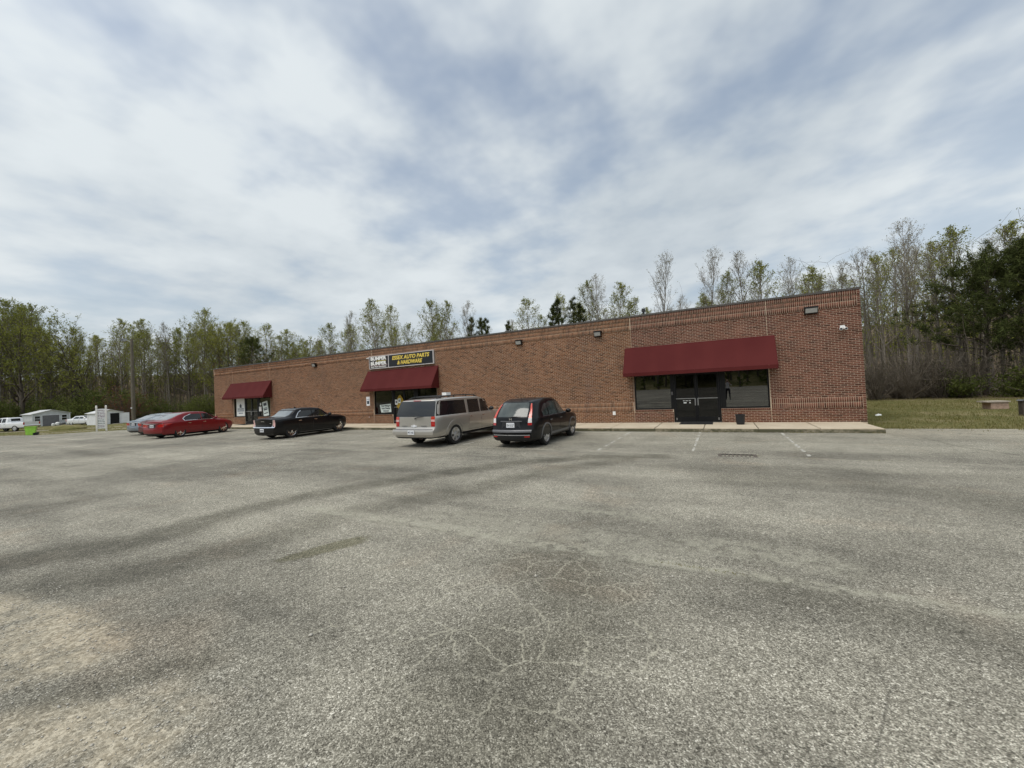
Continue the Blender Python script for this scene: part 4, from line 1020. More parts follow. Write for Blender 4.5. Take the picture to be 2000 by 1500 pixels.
    for nme, rows, mt, off in spec.get('rear', []):
        both = nme.endswith('*'); nme = nme.rstrip('*')
        c.rearp(rows, off).build(nme, mt, root, smooth=50)
        if both: c.rearp([(z, -b, -a) for z, a, b in rows], off).build(nme, mt, root, smooth=50)
    for nme, rows, mt, off in spec.get('front', []):
        both = nme.endswith('*'); nme = nme.rstrip('*')
        c.frontp(rows, off).build(nme, mt, root, smooth=50)
        if both: c.frontp([(z, -b, -a) for z, a, b in rows], off).build(nme, mt, root, smooth=50)
    if 'plate' in spec:
        z, w, h, txt = spec['plate']; x = c.rearx(0, z) - .016
        pl = MB().box(x - .004, x + .006, -w / 2, w / 2, z - h / 2, z + h / 2).build('number_plate', 'plate_white', root)
        t = text_mesh('lettering', txt, .11, 'print_navy', bold=.001, width=w * .82, depth=.001); t.transform(Matrix.Rotation(RAD(-90), 4, 'Z'))
        link('lettering', t, pl, (x - .0065, 0, z - .01))
    root.scale = spec.get('scale', (.95, .97, 1) if spec['name'] == 'sedan' else (1, 1, 1))
    return root, c

US = [0, .004, .012, .025, .045, .07, .10] + list(np.linspace(.13, .87, 38)) + [.90, .93, .955, .975, .988, .996, 1.0]

# --- black compact SUV
crv = dict(name='compact_suv', glass='car_glass_painted_view', scale=(1, .95, .955), L=4.54, Wd=.91, zu=.24, us=US, paint='paint_black', R=.345, arch=.40, xw_r=.93, xw_f=3.55, wheel='six', rim='alloy', tw=.22,
    roofw=.76, taper_r=(.16, .55), taper_f=(.22, .9), bulge_r=.13, bulge_f=.12,
    xr=[(.2, .10), (.42, .0), (.58, .0), (.66, .05), (.80, .07), (1.02, .10), (1.20, .22), (1.40, .38), (1.60, .58), (1.7, .66)], xf=[(.2, 4.40), (.45, 4.54), (.75, 4.52), (.95, 4.40), (1.2, 4.3), (1.7, 4.2)],
    top=[(0, 1.575), (.08, 1.635), (.20, 1.68), (.34, 1.675), (.45, 1.62), (.545, 1.50), (.71, 1.12), (.75, 1.05), (.85, 1.0), (.93, .92), (.98, .83), (1.0, .73)], belt=[(0, 1.04), (.3, 1.02), (.7, .97), (1, .90)],
    windows=[[(1.06, .78, 1.20), (1.16, .74, 1.22), (1.28, .80, 1.24), (1.40, .98, 1.25), (1.47, 1.14, 1.255)], [(1.045, 1.30, 2.06), (1.46, 1.31, 2.06), (1.53, 1.45, 2.06)], [(1.03, 2.14, 3.06), (1.15, 2.14, 2.90), (1.38, 2.14, 2.52), (1.50, 2.14, 2.28)]],
    doors=[[(.42, 1.42, 2.12), (.70, 1.28, 2.13), (.98, 1.22, 2.14)], [(.42, 2.16, 3.10), (.98, 2.17, 3.17)]],
    chrome_line=[[(1.025, .74, 3.1), (1.04, .74, 3.08)]], chrome_mat='trim_grey',
    side_strips=[([(.34, 1.36, 3.13), (.42, 1.34, 3.15)], 'trim_grey')], arch_trim=.05, arch_mat='trim_grey',
    mirror=(3.02, 1.03), rglass='car_glass_painted_view', handle='trim_grey',
    top_glass=[('f', [(.555, -.9, .9), (.71, -.95, .95)])],
    rear=[('rear_window', [(1.06, -.58, .58), (1.25, -.565, .565), (1.50, -.51, .51), (1.53, -.46, .46)], 'car_glass_painted_view', .006),
          ('tail_light*', [(.78, .62, .745), (.86, .62, .75)], 'lamp_red', .012), ('tail_light*', [(.862, .62, .75), (1.02, .635, .742)], 'lamp_clear', .013), ('tail_light*', [(1.022, .636, .74), (1.25, .625, .70), (1.50, .565, .60)], 'lamp_orange', .012),
          ('plate_recess', [(.68, -.37, .37), (.90, -.33, .33)], 'trim_black', .004), ('bumper', [(.545, -.75, .75), (.63, -.76, .76)], 'trim_grey', .022), ('bumper', [(.27, -.66, .66), (.44, -.73, .73)], 'trim_black', .014),
          ('trim', [(.445, -.70, .70), (.462, -.70, .70)], 'alloy', .02), ('reflector*', [(.38, .52, .70), (.42, .52, .70)], 'lamp_red', .022), ('garnish', [(.905, -.42, .42), (.935, -.40, .40)], 'trim_grey', .012)],
    plate=(.79, .31, .16, 'EV-5127'))
r_, c_ = build_car(crv, (-10.84, -7.56, -.14), RAD(90), 'black compact SUV parked nearest the empty right shopfront', 'suv')
m = MB()
for y0, y1, z0, z1 in ((-.05, -.032, .95, 1.03), (.032, .05, .95, 1.03), (-.032, .032, .98, 1.0)): x = c_.rearx(0, .99) - .012; m.box(x - .004, x + .01, y0, y1, z0, z1)
m.build('emblem', 'chrome', r_)
x = c_.rearx(0, 1.07); m = MB(); m.tube([(x - .02, .05, 1.05), (x - .03, -.15, 1.075), (x - .02, -.42, 1.065)], [.016, .012, .006], 6); m.build('wiper', 'trim_black', r_)
p = c_.toppt(.07, .0); m = MB(); m.tube([p, p + Vector((-.12, .0, .16))], [.008, .004], 6); m.build('antenna', 'trim_black', r_)
m = MB(); m.tube([(.22, -.45, .27), (.02, -.47, .26)], .03, 10); m.build('exhaust', 'alloy', r_)

# --- long pewter SUV
sub = dict(name='large_suv', scale=(1, .95, .945), L=5.57, Wd=1.0, zu=.36, us=US, paint='paint_pewter', R=.395, arch=.47, xw_r=1.24, xw_f=4.54, wheel='six', rim='alloy', tw=.26, sharp=32,
    roofw=.855, taper_r=(.06, .35), taper_f=(.16, .7), bulge_r=.05, bulge_f=.08,
    xr=[(.3, .06), (.45, .0), (.68, .0), (.74, .10), (1.15, .12), (1.30, .15), (1.60, .25), (1.80, .34), (1.9, .40)], xf=[(.3, 5.45), (.5, 5.57), (.9, 5.56), (1.12, 5.45), (1.5, 5.4)],
    top=[(0, 1.79), (.05, 1.825), (.3, 1.86), (.5, 1.85), (.58, 1.80), (.64, 1.66), (.71, 1.27), (.74, 1.20), (.85, 1.17), (.95, 1.10), (1.0, 1.0)], belt=[(0, 1.19), (.5, 1.16), (.7, 1.14), (1, 1.05)],
    windows=[[(1.18, .20, 2.02), (1.55, .31, 2.02), (1.725, .40, 2.00)], [(1.17, 2.18, 3.00), (1.725, 2.20, 2.98)], [(1.17, 3.07, 4.07), (1.32, 3.08, 3.95), (1.715, 3.11, 3.60)]],
    doors=[[(.50, 2.14, 3.02), (1.13, 2.14, 3.03)], [(.50, 3.05, 4.03), (1.13, 3.06, 4.10)]], handle='chrome',
    side_strips=[([(.665, 1.78, 4.0), (.725, 1.78, 4.0)], 'paint_pewter'), ([(.37, 1.76, 4.02), (.42, 1.76, 4.02)], 'trim_black')], arch_trim=.085, arch_mat='paint_pewter',
    mirror=(3.98, 1.20), mirror_mat='trim_black', top_glass=[('f', [(.645, -.9, .9), (.705, -.95, .95)])],
    rear=[('rear_window', [(1.17, -.92, .92), (1.45, -.90, .90), (1.72, -.845, .845), (1.745, -.80, .80)], 'car_glass', .008),
          ('tail_light*', [(.80, .78, .945), (.98, .78, .945)], 'lamp_red', .014), ('tail_light*', [(.983, .78, .945), (1.06, .78, .945)], 'lamp_pink', .014), ('tail_light*', [(1.063, .78, .945), (1.17, .79, .94)], 'lamp_orange', .014),
          ('tailgate', [(.79, -.76, .76), (1.145, -.76, .76)], 'paint_pewter', .006), ('bumper', [(.50, -.97, .97), (.53, -.98, .98), (.70, -.97, .97)], 'paint_pewter', .07),
          ('bumper_pad', [(.695, -.94, .94), (.715, -.94, .94)], 'trim_grey', .075), ('stop_lamp', [(1.755, -.18, .18), (1.775, -.18, .18)], 'lamp_red', .012)],
    plate=(.60, .31, .16, 'PKT-4182'))
r_, c_ = build_car(sub, (-14.46, -8.20, -.14), RAD(90), 'long pewter grey SUV with black roof rack and dark rear glass', 'suv')
for o in r_.children:
    if o.name.startswith('number_plate'): o.location.x -= .07
for sg in (-1, 1):
    m = MB(); pts = []
    for u in np.linspace(.04, .56, 12): p = c_.toppt(u, .86 * sg); pts.append(p + Vector((0, 0, .075 if .06 < u < .54 else .02)))
    m.tube(pts, .022, 6)
    for u in (.08, .24, .40, .52): p = c_.toppt(u, .86 * sg); m.tube([p, p + Vector((0, 0, .08))], .025, 6)
    m.build('roof_rail', 'trim_black', r_, smooth=50)
m = MB()
for u in (.12, .30, .47): a = c_.toppt(u, -.86); b = c_.toppt(u, .86); a.z += .07; b.z = a.z; m.tube([a, b], .02, 6)
m.build('cross_bar', 'trim_black', r_)
p = c_.toppt(.27, -.2); m = MB(); m.box(p.x - .14, p.x + .14, -.32, -.10, p.z + .075, p.z + .19); m.build('roof_box', 'white_plastic', r_)
x = c_.rearx(0, 1.13); m = MB(); m.tube([(x - .03, -.05, 1.09), (x - .05, -.12, 1.13), (x - .04, -.45, 1.165)], [.02, .016, .01], 6); m.build('wiper', 'trim_black', r_)
x = c_.rearx(0, .82) - .022; m = MB(); m.prism([(-.13, .80), (-.045, .80), (-.03, .775), (.03, .775), (.045, .80), (.13, .80), (.13, .845), (.045, .845), (.03, .87), (-.03, .87), (-.045, .845), (-.13, .845)], x - .004, x + .016, 'x'); m.build('emblem', 'plate_white', r_)
m = MB(); m.box(x, x + .02, -.60, -.34, .815, .832).box(x, x + .02, .34, .60, .815, .832); m.build('badge', 'trim_grey', r_)
for sg in (-1, 1): MB().box(1.80, 3.98, sg * .93 - .06, sg * .93 + .10, .33, .37).build('running_board', 'trim_black', r_)

# --- sedans
def sedan(name, L, Wd, paint, xw_r, wb, R, hgt, wheel, rim, deck, kind):
    d = dict(name=name, L=L, Wd=Wd, zu=.20, us=US, paint=paint, R=R, arch=R + .055, xw_r=xw_r, xw_f=xw_r + wb, wheel=wheel, rim=rim, tw=.23,
        taper_r=(.13, .6), taper_f=(.30, 1.0), bulge_r=.08, bulge_f=.16, mirror=(L * .70, deck - .04), handle='chrome')
    s = hgt - deck
    if kind == 'square':
        d.update(roofw=.76, xr=[(.2, .12), (.38, .0), (.58, .0), (.66, .05), (.80, .06), (1.02, .03), (1.2, .1)], xf=[(.2, L - .14), (.45, L), (.75, L - .01), (.95, L - .1), (1.5, L - .2)],
            top=[(0, deck - .03), (.03, deck), (.15, deck + .03), (.185, deck + .07), (.29, hgt - .06), (.36, hgt - .005), (.45, hgt), (.55, hgt - .02), (.605, hgt - .06), (.745, deck + .03), (.775, deck - .02), (.88, deck - .05), (.955, deck - .10), (1, deck - .22)],
            belt=[(0, deck - .10), (.2, deck - .05), (.6, deck - .08), (1, deck - .22)])
        b0 = deck - .03
        d['windows'] = [[(b0, 1.26, 2.22), (b0 + .22, 1.46, 2.22), (b0 + .32, 1.62, 2.21)], [(b0 - .01, 2.29, 3.50), (b0 + .10, 2.29, 3.34), (b0 + .32, 2.29, 2.92)]]
        d['doors'] = [[(.34, 1.56, 2.24), (.55, 1.42, 2.25), (deck - .09, 1.32, 2.25)], [(.34, 2.28, 3.28), (deck - .09, 2.28, 3.44)]]
        d['chrome_line'] = [[(b0 - .026, 1.20, 3.46), (b0 - .008, 1.20, 3.44)], [(b0 - .02, 1.20, 1.235), (b0 + .24, 1.42, 1.455), (b0 + .335, 1.57, 1.63)]]
        d['side_strips'] = [([(.235, 1.40, 3.50), (.255, 1.40, 3.50)], 'chrome')]
        d['top_glass'] = [('r', [(.16, -.88, .88), (.295, -.94, .94)]), ('f', [(.61, -.92, .92), (.74, -.96, .96)])]
        d['rear'] = [('tail_light*', [(.62, .70, .88), (.80, .735, .885), (.98, .775, .875)], 'lamp_pink', .014), ('trim*', [(.60, .67, .705), (.80, .705, .74), (1.0, .745, .78)], 'chrome', .02), ('trim', [(.595, -.88, .88), (.645, -.88, .88)], 'chrome', .018),
                     ('boot_lid', [(.66, -.66, .66), (.98, -.71, .71)], paint, .006), ('lower_bumper', [(.22, -.72, .72), (.31, -.76, .76)], 'trim_black', .012), ('emblem', [(.90, -.15, .15), (.925, -.12, .12)], 'chrome', .014), ('badge', [(.80, -.62, -.52), (.825, -.62, -.52)], 'chrome', .014)]
        d['plate'] = (.47, .31, .16, 'KHR-2956'); d['rglass'] = 'car_glass_painted_sky'
    else:
        d.update(roofw=.74, xr=[(.2, .14), (.38, .0), (.60, .0), (.72, .04), (.90, .05), (1.02, .06), (1.2, .1)], xf=[(.2, L - .16), (.45, L), (.70, L - .03), (.9, L - .16), (1.5, L - .3)],
            top=[(0, deck - .02), (.02, deck + .01), (.055, deck + .035), (.09, deck + .075), (.28, hgt - .075), (.38, hgt - .012), (.46, hgt), (.55, hgt - .02), (.61, hgt - .07), (.755, deck + .01), (.79, deck - .04), (.88, deck - .10), (.95, deck - .18), (1, deck - .34)],
            belt=[(0, deck - .10), (.25, deck - .06), (.6, deck - .09), (1, deck - .30)])
        b0 = deck - .03
        d['windows'] = [[(b0, 1.30, 2.32), (b0 + .10, 1.22, 2.33), (b0 + .22, 1.38, 2.33), (b0 + .35, 1.74, 2.32)], [(b0 - .01, 2.39, 3.60), (b0 + .10, 2.39, 3.42), (b0 + .35, 2.39, 2.96)]]
        d['doors'] = [[(.34, 1.66, 2.34), (.55, 1.50, 2.35), (deck - .10, 1.42, 2.36)], [(.34, 2.39, 3.38), (deck - .10, 2.39, 3.50)]]
        d['chrome_line'] = [[(b0 - .03, 1.30, 3.56), (b0 - .01, 1.26, 3.56)], [(b0 - .02, 1.24, 1.29), (b0 + .10, 1.17, 1.215), (b0 + .23, 1.33, 1.38), (b0 + .36, 1.69, 1.78)]]
        d['top_glass'] = [('r', [(.08, -.86, .86), (.285, -.94, .94)]), ('f', [(.62, -.92, .92), (.75, -.96, .96)])]
        d['rear'] = [('tail_light*', [(.70, .46, .84), (.80, .46, .87), (.88, .58, .86)], 'lamp_red', .012), ('trim', [(.885, -.78, .78), (.915, -.76, .76)], 'chrome', .014), ('lower_bumper', [(.22, -.68, .68), (.32, -.74, .74)], 'trim_black', .012), ('plate_recess', [(.66, -.30, .30), (.86, -.28, .28)], 'trim_black', .005)]
        d['plate'] = (.76, .31, .16, 'TRB-6604'); d['rglass'] = 'car_glass_painted_sky'
    return d
sp = sedan('sedan', 4.78, .92, 'paint_black', .96, 3.05, .365, 1.51, 'ten', 'chrome', 1.06, 'square')
r_, c_ = build_car(sp, (-25.08, -7.30, -.14), RAD(92), 'black square-tailed sedan with chrome wheels parked alone', 'car', 'cars parked along the shops')
p = c_.toppt(.385, 0); MB().prism([(-.09, 0), (.10, 0), (-.05, .065)], -.02, .02, 'y').build('antenna', 'paint_black', r_, loc=p - Vector((0, 0, .004)))
sp = sedan('sedan', 4.72, .91, 'paint_red', .98, 2.86, .36, 1.52, 'seven', 'chrome', 1.05, 'round'); BUICK = sp
r_, c_ = build_car(sp, (-34.45, -8.30, -.14), RAD(103), 'glossy red sedan with chrome wheels, nearest of the three at the left', 'car', 'cars parked along the shops')
for sg in (-1, 1): c_.sidep([(.78, .02, .30), (.86, .02, .46), (.90, .04, .56)], sg, .010, 6).build('tail_light', 'lamp_red', r_, smooth=50)
sp = sedan('sedan', 4.7, .90, 'paint_darkred', .98, 2.8, .345, 1.48, 'five', 'alloy', 1.02, 'round')
build_car(sp, (-37.75, -7.45, -.14), RAD(100), 'dark red sedan between the grey sedan and the bright red one', 'car', 'cars parked along the shops')
sp = sedan('sedan', 4.7, .90, 'paint_grey', .98, 2.78, .34, 1.46, 'five', 'alloy', 1.02, 'round')
build_car(sp, (-40.9, -7.0, -.14), RAD(100), 'blue-grey sedan farthest left in the row at the shops', 'car', 'cars parked along the shops')

# --- distant white pickup and old white saloon
pick = dict(name='pickup_truck', scale=(.93, .93, .93), L=5.8, Wd=.98, zu=.42, us=sorted(US + [.385, .39, .395, .40, .405]), paint='paint_white', R=.39, arch=.46, xw_r=1.22, xw_f=4.75, wheel='six', rim='alloy', tw=.26, sharp=30,
    roofw=.78, taper_r=(.03, .3), taper_f=(.14, .7), bulge_r=.02, bulge_f=.06, xr=[(.3, .05), (.5, .0), (.7, .0), (.76, .08), (1.3, .06), (1.8, .06)], xf=[(.3, 5.65), (.5, 5.8), (.95, 5.78), (1.2, 5.66), (1.8, 5.6)],
    top=[(0, 1.20), (.38, 1.22), (.39, 1.26), (.405, 1.72), (.43, 1.84), (.52, 1.87), (.60, 1.82), (.72, 1.28), (.75, 1.22), (.9, 1.16), (1, 1.02)], belt=[(0, 1.16), (.4, 1.16), (.7, 1.12), (1, 1.0)],
    windows=[[(1.20, 2.50, 3.02), (1.72, 2.55, 3.0)], [(1.19, 3.10, 4.08), (1.35, 3.10, 3.95), (1.72, 3.12, 3.60)]], doors=[[(.55, 2.46, 3.04), (1.12, 2.46, 3.05)], [(.55, 3.08, 4.05), (1.12, 3.08, 4.12)]],
    mirror=(4.0, 1.18), mirror_mat='trim_black', top_glass=[('f', [(.61, -.9, .9), (.715, -.95, .95)]), ('r', [(.392, -.7, .7), (.404, -.7, .7)])], handle='trim_black',
    rear=[('tail_light*', [(.82, .80, .94), (1.14, .80, .94)], 'lamp_red', .014), ('tailgate', [(.80, -.76, .76), (1.16, -.76, .76)], 'paint_white', .006), ('bumper', [(.5, -.95, .95), (.68, -.95, .95)], 'chrome', .05)], plate=(.6, .31, .16, 'BD-3371'))
build_car(pick, (-81.9, -3.2, zg(-82, -4)), RAD(207), 'white extended cab pickup truck at the left edge of the lot', 'truck')
old = sedan('sedan', 4.6, .86, 'paint_white', .95, 2.7, .32, 1.42, 'steel', 'alloy', 1.0, 'square'); old['glass'] = 'car_glass_painted_view'
old['front'] = [('grille', [(.56, -.45, .45), (.74, -.45, .45)], 'trim_black', .01), ('headlight*', [(.58, .50, .72), (.72, .50, .72)], 'lamp_clear', .012), ('bumper', [(.36, -.74, .74), (.48, -.74, .74)], 'trim_grey', .04)]
build_car(old, (-95.0, 3.5, zg(-95, 3)), RAD(25), 'old white sedan parked between the two metal sheds', 'car')

# ------------------------------------------------------------------ trees
def tubes(branches):
    """branches: list of (points (n,3), radii (n,), sides) -> V, F (quads)"""
    V = []; F = []; o = 0
    for pts, rad, k in branches:
        pts = np.asarray(pts); n = len(pts)
        d = np.gradient(pts, axis=0); d /= np.linalg.norm(d, axis=1, keepdims=True) + 1e-9
        ref = np.array([1.0, 0, 0]) if abs(d[0, 0]) < .8 else np.array([0, 1.0, 0])
        a = np.cross(d, ref); a /= np.linalg.norm(a, axis=1, keepdims=True) + 1e-9; b = np.cross(d, a)
        t = np.arange(k) * 2 * math.pi / k
        ring = pts[:, None, :] + (a[:, None, :] * np.cos(t)[None, :, None] + b[:, None, :] * np.sin(t)[None, :, None]) * np.asarray(rad)[:, None, None]
        V.append(ring.reshape(-1, 3))
        i = np.arange(n - 1)[:, None] * k + np.arange(k)[None, :]; j = np.arange(n - 1)[:, None] * k + (np.arange(k)[None, :] + 1) % k
        F.append(np.stack([i, j, j + k, i + k], -1).reshape(-1, 4) + o); o += n * k
    return np.concatenate(V), np.concatenate(F)
def unit(v): return v / (np.linalg.norm(v) + 1e-9)
def bough(rs, p0, d0, ln, r0, r1, n, up, wig):
    pts = [p0]; d = unit(d0); st = ln / (n - 1)
    for i in range(n - 1):
        d = unit(d + np.array([0, 0, up]) + rs.normal(0, wig, 3)); pts.append(pts[-1] + d * st)
    return np.array(pts), np.linspace(r0, r1, n)
def leaf_quads(rs, P, size, n_each, spread, flat=.5):
    P = np.repeat(P, n_each, axis=0); m = len(P); P = P + rs.normal(0, spread, (m, 3))
    a = rs.normal(0, 1, (m, 3)); a /= np.linalg.norm(a, axis=1, keepdims=True); b = rs.normal(0, 1, (m, 3)); b -= a * (a * b).sum(1, keepdims=True); b /= np.linalg.norm(b, axis=1, keepdims=True)
    s = size * rs.uniform(.55, 1.3, (m, 1)); a = a * s; b = b * s * flat
    V = np.stack([P - a, P - b, P + a, P + b], 1).reshape(-1, 3); return V, np.arange(4 * m).reshape(-1, 4)
def gen_tree(seed, H, kind):
    """returns wood (V, F), leaf points, for a tree of height H standing at the origin"""
    rs = np.random.RandomState(seed); br = []; tips = []
    spread_k = {'poplar': 1.0, 'oak': 1.3, 'thin': .8}[kind]
    base = {'poplar': .30, 'oak': .22, 'thin': .42}[kind]
    n = 9; lean = rs.normal(0, .018, 2); tp = np.zeros((n, 3)); tp[:, 2] = np.linspace(-.2, H * (.97 if kind != 'oak' else .80), n)
    tp[:, 0] = lean[0] * tp[:, 2] + np.cumsum(rs.normal(0, .010 * H, n)) * np.linspace(0, 1, n); tp[:, 1] = lean[1] * tp[:, 2] + np.cumsum(rs.normal(0, .010 * H, n)) * np.linspace(0, 1, n)
    r0 = H * (.0105 if kind != 'oak' else .016); tr = r0 * (1 - .93 * np.linspace(0, 1, n) ** .8); tr[0] *= 1.25
    br.append((tp, tr, 7))
    nb = {'poplar': 30, 'oak': 22, 'thin': 20}[kind]
    for k in range(nb):
        t = base + (1 - base) * ((k + rs.rand()) / nb) ** .9; t = min(t, .985); f = t * (n - 1); i = int(f); fr = f - i
        p = tp[i] * (1 - fr) + tp[min(i + 1, n - 1)] * fr; rr = np.interp(f, np.arange(n), tr)
        az = k * 2.399 + rs.normal(0, .5); s = (t - base) / (1 - base)
        prof = math.sin(math.pi * (.18 + .80 * s) ** .85) if kind != 'oak' else .55 + .5 * math.sin(math.pi * min(1, .2 + .8 * s))
        ln = H * .20 * spread_k * prof * rs.uniform(.75, 1.2) + H * .03
        inc = {'poplar': .75, 'oak': 1.05, 'thin': .62}[kind] * rs.uniform(.75, 1.2) * (1.15 - .45 * s)
        d = np.array([math.cos(az) * math.sin(inc), math.sin(az) * math.sin(inc), math.cos(inc)])
        b1, q1 = bough(rs, p, d, ln, min(rr * .62, r0 * .42), .010, 6, .10, .09); br.append((b1, q1, 4))
        ns = int(6 + 4 * prof)
        for j in range(ns):
            tt = .22 + .76 * (j + rs.rand()) / ns; f2 = tt * 5; i2 = int(f2); p2 = b1[i2] + (b1[min(i2 + 1, 5)] - b1[i2]) * (f2 - i2)
            dd = unit(unit(b1[min(i2 + 1, 5)] - b1[i2 - 1 if i2 else 0]) + rs.normal(0, .62, 3) + np.array([0, 0, .22]))
            l2 = ln * rs.uniform(.22, .42) * (1.25 - .6 * tt) + .25
            b2, q2 = bough(rs, p2, dd, l2, .013, .007, 4, .10, .14); br.append((b2, q2, 3))
            for _ in range(4):
                i3 = rs.randint(1, 4); d3 = unit(unit(b2[i3] - b2[i3 - 1]) + rs.normal(0, .55, 3) + np.array([0, 0, .15])); l3 = l2 * rs.uniform(.3, .6)
                b3, q3 = bough(rs, b2[i3], d3, l3, .008, .005, 3, .08, .12); br.append((b3, q3, 3)); tips += [b3[1], b3[2]]
            tips.append(b2[3])
    V, F = tubes(br); return V, F, np.array(tips)
BIG_TREE_LEAF = {'poplar': ('leaf_spring', .095, 2), 'oak': ('leaf_oak', .10, 3), 'thin': ('leaf_bud', .060, 2)}
VAR = {}
def tree_variant(kind, i, bark):
    key = (kind, i)
    if key not in VAR:
        V, F, T = gen_tree(100 * i + len(kind) * 7 + 3, 18.0, kind); lm, ls, ne = BIG_TREE_LEAF[kind]
        rs = np.random.RandomState(i); T = T[rs.rand(len(T)) < {'poplar': .75, 'oak': .75, 'thin': .5}[kind]]
        LV, LF = leaf_quads(rs, T, ls, ne, .10, .55)
        VAR[key] = (npmesh('trunk', V, F, bark, True), npmesh('crown', LV, LF, lm))
    return VAR[key]
def place_tree(x, y, H, kind, i, label, group, bark='bark_pale', rz=0.0, name='tree', sx=1.0):
    tm, cm = tree_variant(kind, i, bark)
    e_ = empty(name, (x, y, zg(x, y) - .05), label, 'tree', group, rz); s = H / 18.0; e_.scale = (s * sx, s * sx, s)
    link('trunk', tm, e_); link('crown', cm, e_); return e_
